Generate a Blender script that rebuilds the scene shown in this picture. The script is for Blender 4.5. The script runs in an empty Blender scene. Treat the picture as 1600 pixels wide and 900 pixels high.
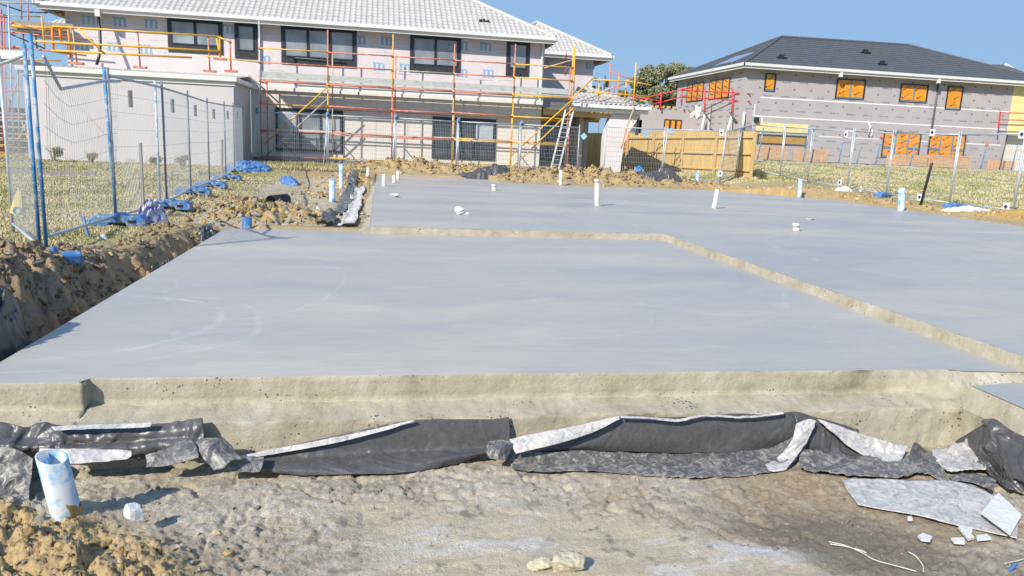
import bpy, bmesh, math, random
import numpy as np
from mathutils import Vector, Matrix
random.seed(7); rng = np.random.default_rng(7)
R_ = math.radians
sc = bpy.context.scene
COL = sc.collection

# ------------------------------------------------------------------ camera, sky, sun, exposure
CAM_H, YAW, PITCH, ROLL, FPX = 1.4, -0.17992, 0.19108, 0.044445, 1171.3
_fw = np.array([-math.sin(YAW)*math.cos(PITCH), math.cos(YAW)*math.cos(PITCH), -math.sin(PITCH)])
_r0 = np.array([math.cos(YAW), math.sin(YAW), 0.0]); _u0 = np.cross(_r0, _fw)
_rt = math.cos(ROLL)*_r0 + math.sin(ROLL)*_u0
_up = -math.sin(ROLL)*_r0 + math.cos(ROLL)*_u0
cam = bpy.data.cameras.new('camera'); cam_ob = bpy.data.objects.new('camera', cam); COL.objects.link(cam_ob)
cam.sensor_width = 36.0; cam.lens = FPX/1600*36.0; cam.clip_start = 0.05; cam.clip_end = 3000
m4 = Matrix(((_rt[0], _up[0], -_fw[0], 0), (_rt[1], _up[1], -_fw[1], 0), (_rt[2], _up[2], -_fw[2], CAM_H), (0, 0, 0, 1)))
cam_ob.matrix_world = m4
sc.camera = cam_ob

SUN_EL, SUN_AZ = 35.0, 225.0
w = bpy.data.worlds.new("World"); sc.world = w; w.use_nodes = True
nt = w.node_tree; bg = nt.nodes['Background']
sky = nt.nodes.new('ShaderNodeTexSky'); sky.sky_type = 'NISHITA'; sky.sun_disc = False
sky.sun_elevation = R_(SUN_EL); sky.sun_rotation = R_(SUN_AZ)
sky.air_density = 1.0; sky.dust_density = .15; sky.ozone_density = 3.0; sky.altitude = 0
_tc = nt.nodes.new('ShaderNodeTexCoord'); _sx = nt.nodes.new('ShaderNodeSeparateXYZ'); nt.links.new(_tc.outputs['Generated'], _sx.inputs[0])
_mr = nt.nodes.new('ShaderNodeMapRange'); _mr.inputs[1].default_value = .36; _mr.inputs[2].default_value = .75; _mr.inputs[3].default_value = 1.0; _mr.inputs[4].default_value = 0.0
nt.links.new(_sx.outputs[2], _mr.inputs[0])
_rp = nt.nodes.new('ShaderNodeValToRGB'); _e = _rp.color_ramp.elements; _e[0].position = 0.0; _e[0].color = (1.22, 1.93, 2.72, 1); _e[1].position = .28; _e[1].color = (.90, 1.58, 2.66, 1)
nt.links.new(_sx.outputs[2], _rp.inputs[0])
_mx = nt.nodes.new('ShaderNodeMix'); _mx.data_type = 'RGBA'; nt.links.new(_mr.outputs[0], _mx.inputs[0]); nt.links.new(sky.outputs[0], _mx.inputs[6]); nt.links.new(_rp.outputs[0], _mx.inputs[7])
nt.links.new(_mx.outputs[2], bg.inputs[0]); bg.inputs[1].default_value = 0.15
sl = bpy.data.lights.new('sun', 'SUN'); sl.energy = 3.1; sl.angle = R_(0.5); sl.color = (1.0, 0.93, 0.83)
so = bpy.data.objects.new('sun', sl); COL.objects.link(so)
_sd = Vector((math.sin(R_(SUN_AZ))*math.cos(R_(SUN_EL)), math.cos(R_(SUN_AZ))*math.cos(R_(SUN_EL)), math.sin(R_(SUN_EL))))
so.rotation_euler = _sd.to_track_quat('Z', 'Y').to_euler()
sc.view_settings.view_transform = 'Standard'; sc.view_settings.look = 'None'
sc.view_settings.exposure = 0.97; sc.view_settings.gamma = 1.0

# ------------------------------------------------------------------ surveying helpers (a pixel of the photo on a real plane)
def ray(px, py):
    return _fw + _rt*(px-800)/FPX - _up*(py-450)/FPX
def at(px, py, Y=None, z=None, X=None):
    v = ray(px, py)
    t = Y/v[1] if Y is not None else ((z-CAM_H)/v[2] if z is not None else X/v[0])
    p = v*t; p[2] += CAM_H
    return Vector(p)

# ------------------------------------------------------------------ numpy noise
def _hash(i, j, s):
    h = (i.astype(np.int64)*374761393 + j.astype(np.int64)*668265263 + s*974711) & 0x7fffffff
    h = ((h ^ (h >> 13))*1274126177) & 0x7fffffff
    h = (h ^ (h >> 16))
    return (h & 0xffffff)/float(0xffffff)
def vnoise(x, y, s=0):
    i = np.floor(x); j = np.floor(y); fx = x-i; fy = y-j
    u = fx*fx*(3-2*fx); v = fy*fy*(3-2*fy)
    a = _hash(i, j, s); b = _hash(i+1, j, s); c = _hash(i, j+1, s); d = _hash(i+1, j+1, s)
    return (a*(1-u)+b*u)*(1-v) + (c*(1-u)+d*u)*v
def fbm(x, y, s=0, o=4, g=0.5):
    t = np.zeros_like(x, dtype=float); a = 1.0; n = 0.0; f = 1.0
    for k in range(o):
        t += a*vnoise(x*f+17.3*k, y*f-9.1*k, s+k); n += a; a *= g; f *= 2.03
    return t/n
def clod(x, y, cell, s, fill=1.0):          # lumps: hemispheres of uneven size on a jittered grid, height in units of 1
    x = x/cell; y = y/cell; wx = (vnoise(x*2.1, y*2.1, s+50)-.5)*.55; wy = (vnoise(x*2.1, y*2.1, s+51)-.5)*.55
    x = x+wx; y = y+wy
    i0 = np.floor(x); j0 = np.floor(y); best = np.zeros_like(x)
    for di in (-1, 0, 1):
        for dj in (-1, 0, 1):
            i = i0+di; j = j0+dj
            cx = i+.5+(_hash(i, j, s)-.5)*.9; cy = j+.5+(_hash(i, j, s+1)-.5)*.9
            r = .25+.5*_hash(i, j, s+2)
            r = np.where(_hash(i, j, s+3) < fill, r, 1e-3)
            d2 = ((x-cx)**2+(y-cy)**2)/(r*r)
            best = np.maximum(best, r*np.sqrt(np.maximum(0, 1-d2))**.8)
    return best
def ss(a, b, x):
    t = np.clip((x-a)/(b-a), 0, 1); return t*t*(3-2*t)
def blob(x, y, cx, cy, rx, ry, rot=0.0):
    c, s = math.cos(rot), math.sin(rot); dx = x-cx; dy = y-cy
    return np.exp(-(((c*dx+s*dy)/rx)**2+((-s*dx+c*dy)/ry)**2))

# ------------------------------------------------------------------ materials
MATS = {}
def nodes_of(m): return m.node_tree.nodes, m.node_tree.links
def mat(name, col, rough=.7, var=.12, scale=6, bump=0.0, bscale=30, metal=0.0, spec=.5, dirt=None, dirt_amt=.0, dscale=3, stretch=None):
    if name in MATS: return MATS[name]
    m = bpy.data.materials.new(name); m.use_nodes = True; N, L = nodes_of(m); b = N['Principled BSDF']
    b.inputs['Roughness'].default_value = rough; b.inputs['Metallic'].default_value = metal
    b.inputs['Specular IOR Level'].default_value = spec
    tc = N.new('ShaderNodeTexCoord'); co = tc.outputs['Object']
    if stretch:
        mp = N.new('ShaderNodeMapping'); mp.inputs['Scale'].default_value = stretch; L.new(co, mp.inputs[0]); co = mp.outputs[0]
    n = N.new('ShaderNodeTexNoise'); n.inputs['Scale'].default_value = scale; n.inputs['Detail'].default_value = 6; n.inputs['Roughness'].default_value = .6
    L.new(co, n.inputs['Vector'])
    r = N.new('ShaderNodeMapRange'); r.inputs[1].default_value = .3; r.inputs[2].default_value = .7
    r.inputs[3].default_value = 1-var; r.inputs[4].default_value = 1+var; L.new(n.outputs[0], r.inputs[0])
    mx = N.new('ShaderNodeMix'); mx.data_type = 'RGBA'; mx.blend_type = 'MULTIPLY'; mx.inputs[0].default_value = 1
    mx.inputs[6].default_value = (*col, 1); L.new(r.outputs[0], mx.inputs[7]); out = mx.outputs[2]
    if dirt:
        n2 = N.new('ShaderNodeTexNoise'); n2.inputs['Scale'].default_value = dscale; n2.inputs['Detail'].default_value = 8; n2.inputs['Roughness'].default_value = .7
        L.new(co, n2.inputs['Vector'])
        r2 = N.new('ShaderNodeMapRange'); r2.inputs[1].default_value = .62-.3*dirt_amt; r2.inputs[2].default_value = .68-.2*dirt_amt; L.new(n2.outputs[0], r2.inputs[0])
        m2 = N.new('ShaderNodeMix'); m2.data_type = 'RGBA'; L.new(r2.outputs[0], m2.inputs[0]); L.new(out, m2.inputs[6]); m2.inputs[7].default_value = (*dirt, 1); out = m2.outputs[2]
    L.new(out, b.inputs['Base Color'])
    if bump:
        n3 = N.new('ShaderNodeTexNoise'); n3.inputs['Scale'].default_value = bscale; n3.inputs['Detail'].default_value = 6; L.new(co, n3.inputs['Vector'])
        bp = N.new('ShaderNodeBump'); bp.inputs['Strength'].default_value = bump; bp.inputs['Distance'].default_value = .02
        L.new(n3.outputs[0], bp.inputs['Height']); L.new(bp.outputs[0], b.inputs['Normal'])
    MATS[name] = m; return m

def ramp(N, stops):
    r = N.new('ShaderNodeValToRGB'); e = r.color_ramp.elements
    while len(e) > 1: e.remove(e[0])
    e[0].position = stops[0][0]; e[0].color = (*stops[0][1], 1)
    for p, c in stops[1:]:
        k = e.new(p); k.color = (*c, 1)
    return r

def slab_top_mat():
    m = bpy.data.materials.new('trowelled_concrete'); m.use_nodes = True; N, L = nodes_of(m); b = N['Principled BSDF']
    tc = N.new('ShaderNodeTexCoord'); geo = tc.outputs['Object']
    mp = N.new('ShaderNodeMapping'); mp.inputs['Scale'].default_value = (.22, .8, 1); mp.inputs['Rotation'].default_value = (0, 0, .12); L.new(geo, mp.inputs[0])
    dn = N.new('ShaderNodeTexNoise'); dn.inputs['Scale'].default_value = .9; dn.inputs['Detail'].default_value = 3; L.new(geo, dn.inputs['Vector'])
    ad = N.new('ShaderNodeMix'); ad.data_type = 'RGBA'; ad.blend_type = 'ADD'; ad.inputs[0].default_value = .8; L.new(mp.outputs[0], ad.inputs[6]); L.new(dn.outputs[1], ad.inputs[7])
    n = N.new('ShaderNodeTexNoise'); n.inputs['Scale'].default_value = 1.1; n.inputs['Detail'].default_value = 9; n.inputs['Roughness'].default_value = .52; L.new(ad.outputs[2], n.inputs['Vector'])
    r = ramp(N, [(.28, (.325, .325, .325)), (.44, (.365, .355, .335)), (.56, (.40, .38, .34)), (.74, (.45, .42, .355))]); L.new(n.outputs[0], r.inputs[0])
    # pale trowel arcs
    wv = N.new('ShaderNodeTexWave'); wv.wave_type = 'RINGS'; wv.rings_direction = 'Z'; wv.inputs['Scale'].default_value = .55; wv.inputs['Distortion'].default_value = 7
    wv.inputs['Detail'].default_value = 3; wv.inputs['Detail Scale'].default_value = .8
    mp2 = N.new('ShaderNodeMapping'); mp2.inputs['Location'].default_value = (1.4, -5.6, 0); L.new(geo, mp2.inputs[0]); L.new(mp2.outputs[0], wv.inputs['Vector'])
    wr = N.new('ShaderNodeMapRange'); wr.inputs[1].default_value = .86; wr.inputs[2].default_value = 1; L.new(wv.outputs[1], wr.inputs[0])
    nn = N.new('ShaderNodeTexNoise'); nn.inputs['Scale'].default_value = 1.7; nn.inputs['Detail'].default_value = 7; L.new(geo, nn.inputs['Vector'])
    nr = N.new('ShaderNodeMapRange'); nr.inputs[1].default_value = .52; nr.inputs[2].default_value = .72; nr.inputs[4].default_value = .3; L.new(nn.outputs[0], nr.inputs[0])
    mu = N.new('ShaderNodeMath'); mu.operation = 'MULTIPLY'; L.new(wr.outputs[0], mu.inputs[0]); L.new(nr.outputs[0], mu.inputs[1])
    mx = N.new('ShaderNodeMix'); mx.data_type = 'RGBA'; L.new(mu.outputs[0], mx.inputs[0]); L.new(r.outputs[0], mx.inputs[6]); mx.inputs[7].default_value = (.54, .52, .47, 1)
    last = mx.outputs[2]
    wob = N.new('ShaderNodeTexNoise'); wob.inputs['Scale'].default_value = 2.5; wob.inputs['Detail'].default_value = 4; L.new(geo, wob.inputs['Vector'])
    wa = N.new('ShaderNodeMix'); wa.data_type = 'RGBA'; wa.blend_type = 'ADD'; wa.inputs[0].default_value = .22; L.new(geo, wa.inputs[6]); L.new(wob.outputs[1], wa.inputs[7])
    brk = N.new('ShaderNodeTexNoise'); brk.inputs['Scale'].default_value = 3.3; brk.inputs['Detail'].default_value = 8; L.new(geo, brk.inputs['Vector'])
    bkr = N.new('ShaderNodeMapRange'); bkr.inputs[1].default_value = .38; bkr.inputs[2].default_value = .66; L.new(brk.outputs[0], bkr.inputs[0])
    for (cx, cy, rx, ry, wd, st_, ox) in ((-2.3, 5.7, 1.15, .95, .05, .42, 0), (-2.2, 5.6, 1.35, 1.1, .03, .30, 0), (-1.1, 7.4, .75, 1.6, .03, .30, 0), (.2, 5.3, 1.6, .5, .025, .2, 0), (3.1, 8.2, 1.2, 2.2, .03, .2, 0), (7.5, 9.0, 2.0, 2.8, .03, .25, 0), (5.8, 14.5, 2.4, 2.8, .04, .25, 0), (1.5, 6.6, .9, 1.4, .02, .18, 0)):
        mpp = N.new('ShaderNodeMapping'); mpp.vector_type = 'POINT'; mpp.inputs['Location'].default_value = (-(cx-1.1+.11)/rx, -(cy-8.0+.11)/ry, 0); mpp.inputs['Scale'].default_value = (1/rx, 1/ry, 0); L.new(wa.outputs[2], mpp.inputs[0])
        ln = N.new('ShaderNodeVectorMath'); ln.operation = 'LENGTH'; L.new(mpp.outputs[0], ln.inputs[0])
        df = N.new('ShaderNodeMath'); df.operation = 'SUBTRACT'; L.new(ln.outputs[1], df.inputs[0]); df.inputs[1].default_value = 1.0
        ab = N.new('ShaderNodeMath'); ab.operation = 'ABSOLUTE'; L.new(df.outputs[0], ab.inputs[0])
        mr = N.new('ShaderNodeMapRange'); mr.interpolation_type = 'SMOOTHSTEP'; mr.inputs[1].default_value = wd; mr.inputs[2].default_value = 0; mr.inputs[3].default_value = 0; mr.inputs[4].default_value = st_; L.new(ab.outputs[0], mr.inputs[0])
        mm_ = N.new('ShaderNodeMath'); mm_.operation = 'MULTIPLY'; L.new(mr.outputs[0], mm_.inputs[0]); L.new(bkr.outputs[0], mm_.inputs[1])
        mz = N.new('ShaderNodeMix'); mz.data_type = 'RGBA'; L.new(mm_.outputs[0], mz.inputs[0]); L.new(last, mz.inputs[6]); mz.inputs[7].default_value = (.56, .55, .52, 1); last = mz.outputs[2]
    # fine brush streaks and specks
    mp3 = N.new('ShaderNodeMapping'); mp3.inputs['Scale'].default_value = (1.5, 14, 1); mp3.inputs['Rotation'].default_value = (0, 0, .25); L.new(geo, mp3.inputs[0])
    n4 = N.new('ShaderNodeTexNoise'); n4.inputs['Scale'].default_value = 2.2; n4.inputs['Detail'].default_value = 8; n4.inputs['Roughness'].default_value = .65; L.new(mp3.outputs[0], n4.inputs['Vector'])
    r4 = N.new('ShaderNodeMapRange'); r4.inputs[1].default_value = .3; r4.inputs[2].default_value = .75; r4.inputs[3].default_value = .93; r4.inputs[4].default_value = 1.07; L.new(n4.outputs[0], r4.inputs[0])
    m5 = N.new('ShaderNodeMix'); m5.data_type = 'RGBA'; m5.blend_type = 'MULTIPLY'; m5.inputs[0].default_value = 1; L.new(last, m5.inputs[6]); L.new(r4.outputs[0], m5.inputs[7])
    L.new(m5.outputs[2], b.inputs['Base Color'])
    rr = N.new('ShaderNodeMapRange'); rr.inputs[1].default_value = .3; rr.inputs[2].default_value = .7; rr.inputs[3].default_value = .38; rr.inputs[4].default_value = .6; L.new(n.outputs[0], rr.inputs[0]); L.new(rr.outputs[0], b.inputs['Roughness'])
    bp = N.new('ShaderNodeBump'); bp.inputs['Strength'].default_value = .12; bp.inputs['Distance'].default_value = .01; L.new(n4.outputs[0], bp.inputs['Height']); L.new(bp.outputs[0], b.inputs['Normal'])
    return m
MATS['slab'] = slab_top_mat()

def slab_edge_mat():
    m = bpy.data.materials.new('formed_concrete_edge'); m.use_nodes = True; N, L = nodes_of(m); b = N['Principled BSDF']; b.inputs['Roughness'].default_value = .9
    tc = N.new('ShaderNodeTexCoord'); co = tc.outputs['Object']
    n = N.new('ShaderNodeTexNoise'); n.inputs['Scale'].default_value = 3.2; n.inputs['Detail'].default_value = 12; n.inputs['Roughness'].default_value = .74; L.new(co, n.inputs['Vector'])
    r = ramp(N, [(.30, (.23, .20, .14)), (.42, (.335, .30, .21)), (.55, (.395, .355, .26)), (.72, (.49, .455, .37))]); L.new(n.outputs[0], r.inputs[0])
    v = N.new('ShaderNodeTexVoronoi'); v.inputs['Scale'].default_value = 34; L.new(co, v.inputs['Vector'])
    n2 = N.new('ShaderNodeTexNoise'); n2.inputs['Scale'].default_value = 5; n2.inputs['Detail'].default_value = 3; L.new(co, n2.inputs['Vector'])
    th = N.new('ShaderNodeMapRange'); th.inputs[1].default_value = .5; th.inputs[2].default_value = .75; th.inputs[3].default_value = .05; th.inputs[4].default_value = .34; L.new(n2.outputs[0], th.inputs[0])
    lt = N.new('ShaderNodeMath'); lt.operation = 'LESS_THAN'; L.new(v.outputs[0], lt.inputs[0]); L.new(th.outputs[0], lt.inputs[1])
    mx = N.new('ShaderNodeMix'); mx.data_type = 'RGBA'; L.new(lt.outputs[0], mx.inputs[0]); L.new(r.outputs[0], mx.inputs[6]); mx.inputs[7].default_value = (.12, .11, .09, 1)
    L.new(mx.outputs[2], b.inputs['Base Color'])
    n3 = N.new('ShaderNodeTexNoise'); n3.inputs['Scale'].default_value = 40; n3.inputs['Detail'].default_value = 8; n3.inputs['Roughness'].default_value = .7; L.new(co, n3.inputs['Vector'])
    su = N.new('ShaderNodeMath'); su.operation = 'SUBTRACT'; L.new(n3.outputs[0], su.inputs[0]); L.new(lt.outputs[0], su.inputs[1])
    bp = N.new('ShaderNodeBump'); bp.inputs['Strength'].default_value = .9; bp.inputs['Distance'].default_value = .008; L.new(su.outputs[0], bp.inputs['Height']); L.new(bp.outputs[0], b.inputs['Normal'])
    return m
MATS['slab_edge'] = slab_edge_mat()

def vcol_mat(name, bump=.6, bs=60, rough=.92, dist=.01):
    m = bpy.data.materials.new(name); m.use_nodes = True; N, L = nodes_of(m); b = N['Principled BSDF']; b.inputs['Roughness'].default_value = rough; b.inputs['Specular IOR Level'].default_value = .25
    a = N.new('ShaderNodeAttribute'); a.attribute_name = 'Col'
    tc = N.new('ShaderNodeTexCoord'); co = tc.outputs['Object']
    n = N.new('ShaderNodeTexNoise'); n.inputs['Scale'].default_value = bs*.45; n.inputs['Detail'].default_value = 8; n.inputs['Roughness'].default_value = .75; L.new(co, n.inputs['Vector'])
    r = N.new('ShaderNodeMapRange'); r.inputs[1].default_value = .3; r.inputs[2].default_value = .7; r.inputs[3].default_value = .78; r.inputs[4].default_value = 1.2; L.new(n.outputs[0], r.inputs[0])
    mx = N.new('ShaderNodeMix'); mx.data_type = 'RGBA'; mx.blend_type = 'MULTIPLY'; mx.inputs[0].default_value = 1; L.new(a.outputs['Color'], mx.inputs[6]); L.new(r.outputs[0], mx.inputs[7])
    L.new(mx.outputs[2], b.inputs['Base Color'])
    n3 = N.new('ShaderNodeTexNoise'); n3.inputs['Scale'].default_value = bs; n3.inputs['Detail'].default_value = 9; n3.inputs['Roughness'].default_value = .7; L.new(co, n3.inputs['Vector'])
    bp = N.new('ShaderNodeBump'); bp.inputs['Strength'].default_value = bump; bp.inputs['Distance'].default_value = dist; L.new(n3.outputs[0], bp.inputs['Height']); L.new(bp.outputs[0], b.inputs['Normal'])
    MATS[name] = m; return m
vcol_mat('earth', bump=1.0, bs=90, dist=.014); vcol_mat('clod', bump=1.0, bs=70, dist=.02); vcol_mat('grass_blades', bump=0, rough=.8)

def plastic_mat(name, base, dust, amt, rough=.38):
    m = bpy.data.materials.new(name); m.use_nodes = True; N, L = nodes_of(m); b = N['Principled BSDF']
    tc = N.new('ShaderNodeTexCoord'); co = tc.outputs['Object']
    n = N.new('ShaderNodeTexNoise'); n.inputs['Scale'].default_value = 15; n.inputs['Detail'].default_value = 14; n.inputs['Roughness'].default_value = .84; n.inputs['Distortion'].default_value = 1.2; L.new(co, n.inputs['Vector'])
    f1 = N.new('ShaderNodeMapRange'); f1.inputs[1].default_value = .25; f1.inputs[2].default_value = .9; f1.inputs[4].default_value = .35; L.new(n.outputs[0], f1.inputs[0])
    f2 = N.new('ShaderNodeMapRange'); f2.inputs[1].default_value = .60-.24*amt; f2.inputs[2].default_value = .76-.2*amt; f2.inputs[4].default_value = .92; L.new(n.outputs[0], f2.inputs[0])
    mxx = N.new('ShaderNodeMath'); mxx.operation = 'MAXIMUM'; L.new(f1.outputs[0], mxx.inputs[0]); L.new(f2.outputs[0], mxx.inputs[1])
    mx = N.new('ShaderNodeMix'); mx.data_type = 'RGBA'; L.new(mxx.outputs[0], mx.inputs[0]); mx.inputs[6].default_value = (*base, 1); mx.inputs[7].default_value = (*dust, 1)
    L.new(mx.outputs[2], b.inputs['Base Color'])
    rr = N.new('ShaderNodeMapRange'); rr.inputs[3].default_value = rough; rr.inputs[4].default_value = .85; L.new(mxx.outputs[0], rr.inputs[0]); L.new(rr.outputs[0], b.inputs['Roughness'])
    n3 = N.new('ShaderNodeTexNoise'); n3.inputs['Scale'].default_value = 14; n3.inputs['Detail'].default_value = 5; n3.inputs['Distortion'].default_value = 1.5; L.new(co, n3.inputs['Vector'])
    bp = N.new('ShaderNodeBump'); bp.inputs['Strength'].default_value = .25; bp.inputs['Distance'].default_value = .015; L.new(n3.outputs[0], bp.inputs['Height']); L.new(bp.outputs[0], b.inputs['Normal'])
    MATS[name] = m; return m
plastic_mat('black_plastic', (.030, .033, .040), (.36, .33, .28), .12, .30)
plastic_mat('dusty_plastic', (.04, .046, .056), (.50, .46, .38), .58, .34)
plastic_mat('pale_plastic', (.20, .21, .23), (.60, .57, .51), .95, .5)

def film_mat():
    return mat('orange_film', (.70, .28, .02), .35, .25, 3, spec=.5)
M = dict(
    pvc=mat('white_pvc', (.60, .57, .51), .35, .08, 8, dirt=(.42, .33, .2), dirt_amt=.15, dscale=9),
    pvc_blue=mat('blue_streaked_pvc', (.60, .61, .60), .4, .06, 8, dirt=(.12, .36, .60), dirt_amt=.52, dscale=7),
    blue=mat('blue_plastic', (.05, .17, .40), .6, .2, 6, dirt=(.28, .30, .30), dirt_amt=.35, dscale=9),
    bluesteel=mat('blue_painted_steel', (.05, .20, .40), .45, .35, 7, dirt=(.35, .42, .46), dirt_amt=.45, dscale=6),
    galv=mat('galvanised_steel', (.46, .50, .53), .5, .15, 12, metal=.35),
    wire=mat('galvanised_wire', (.36, .38, .40), .5, .1, 12, metal=.3),
    yellow=mat('yellow_scaffold_paint', (.72, .40, .03), .5, .15, 7, dirt=(.5, .42, .3), dirt_amt=.1, dscale=5),
    red=mat('faded_red_scaffold_paint', (.58, .17, .11), .6, .2, 7, dirt=(.5, .42, .36), dirt_amt=.25, dscale=6),
    brightred=mat('red_rail_paint', (.62, .04, .05), .5, .15, 7),
    pale=mat('concrete_splashed_tube', (.45, .38, .28), .7, .25, 9, dirt=(.5, .33, .08), dirt_amt=.2, dscale=4),
    orange=mat('orange_paint', (.75, .22, .03), .5, .15, 7),
    darksteel=mat('dark_steel_tube', (.10, .11, .12), .5, .2, 7),
    plank=mat('scaffold_plank_steel', (.42, .43, .40), .6, .15, 5),
    timber=mat('pine_timber', (.55, .38, .17), .75, .18, 3, stretch=(8, 8, .6)),
    timber_h=mat('pine_beam', (.55, .38, .18), .75, .2, 3, stretch=(.6, 8, 8)),
    paling=mat('new_pine_paling', (.55, .39, .155), .8, .22, 2.2, stretch=(5, 5, .5)),
    greytimber=mat('weathered_timber', (.30, .26, .22), .85, .25, 6, stretch=(6, 6, .6)),
    wrap=mat('pink_white_wall_wrap', (.60, .545, .54), .65, .05, 1.5, bump=.25, bscale=1.6),
    wrapblue=mat('blue_print_ink', (.22, .37, .55), .6, .1, 5),
    wrapink=mat('pale_print_ink', (.42, .42, .50), .6, .1, 5),
    panel=mat('off_white_render_panel', (.66, .62, .56), .8, .05, 1.2, bump=.1, bscale=3),
    wingwall=mat('white_primed_wall', (.53, .50, .49), .8, .04, .7, bump=.1, bscale=2),
    trim=mat('white_fascia_paint', (.66, .65, .61), .4, .05, 2),
    soffit=mat('raw_rafter_timber', (.30, .22, .14), .85, .2, 5),
    tile=mat('pale_grey_roof_tile', (.46, .44, .405), .75, .10, 2.5),
    darktile=mat('charcoal_roof_tile', (.085, .09, .10), .6, .15, 3),
    blackframe=mat('black_window_frame', (.025, .026, .03), .4, .15, 6),
    blackwrap=mat('black_flashing_wrap', (.03, .032, .036), .45, .3, 8, bump=.4, bscale=6),
    grywrap=mat('grey_wall_wrap', (.40, .37, .365), .75, .06, .8, bump=.2, bscale=1.5),
    gryink=mat('grey_wrap_ink', (.17, .16, .17), .75, .2, 5),
    tape=mat('white_joint_tape', (.78, .77, .76), .5, .04, 4),
    film=film_mat(),
    ink=mat('black_marker_ink', (.05, .035, .02), .6, .2, 5),
    bluetape=mat('blue_frame_tape', (.10, .23, .36), .5, .2, 5),
    foam=mat('yellow_foam_insulation', (.72, .62, .28), .85, .12, 3, bump=.5, bscale=7),
    brick=mat('pallet_bricks', (.58, .36, .20), .85, .22, 7),
    white=mat('white_foam', (.66, .65, .62), .6, .06, 9, bump=.4, bscale=25),
    signw=mat('white_tag_plastic', (.80, .81, .82), .4, .03, 5),
    signy=mat('yellow_sign_card', (.72, .55, .22), .5, .08, 5),
    signb=mat('blue_symbol_ink', (.12, .25, .50), .5, .05, 5),
    navy=mat('dark_symbol_ink', (.03, .04, .08), .5, .05, 5),
    bark=mat('gum_bark', (.30, .25, .19), .9, .25, 4, bump=.5, bscale=10),
    black=mat('black_rubber', (.02, .02, .022), .45, .2, 8),
    hose=mat('black_downpipe_hose', (.02, .021, .025), .35, .1, 8),
    alu=mat('aluminium_ladder', (.62, .63, .64), .4, .1, 8, metal=.4),
    bag=mat('printed_bag_plastic', (.52, .47, .52), .4, .1, 6, dirt=(.07, .12, .33), dirt_amt=.5, dscale=13),
    bagorange=mat('orange_bag_print', (.75, .32, .06), .4, .1, 6),
    string=mat('pale_twine', (.62, .58, .48), .8, .2, 20),
    dark=mat('dark_interior', (.06, .055, .05), .9, .3, 2),
    purple=mat('plum_damp_course', (.22, .13, .16), .8, .15, 4),
    redcap=mat('orange_cap_plastic', (.80, .16, .05), .5, .1, 4),
    tan=mat('yellow_tan_netting', (.62, .58, .42), .7, .1, 8),
)
def glass_mat():
    m = bpy.data.materials.new('window_glass'); m.use_nodes = True; N, L = nodes_of(m); b = N['Principled BSDF']
    tc = N.new('ShaderNodeTexCoord'); n = N.new('ShaderNodeTexNoise'); n.inputs['Scale'].default_value = .7; n.inputs['Detail'].default_value = 4; L.new(tc.outputs['Object'], n.inputs['Vector'])
    r = ramp(N, [(.30, (.12, .13, .14)), (.5, (.22, .24, .25)), (.65, (.34, .36, .36))]); L.new(n.outputs[0], r.inputs[0]); L.new(r.outputs[0], b.inputs['Base Color'])  # base colour lightened in patches to stand for reflected sky
    b.inputs['Roughness'].default_value = .06; b.inputs['Specular IOR Level'].default_value = .9; b.inputs['Coat Weight'].default_value = .6; b.inputs['Coat Roughness'].default_value = .04
    return m
M['glass'] = glass_mat()
def netglass():
    return mat('dark_window_glass', (.05, .055, .06), .08, .5, 2, spec=.8)
M['darkglass'] = netglass()
M['solar'] = mat('blue_solar_glass', (.20, .25, .34), .15, .1, 4, spec=.8)

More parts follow.
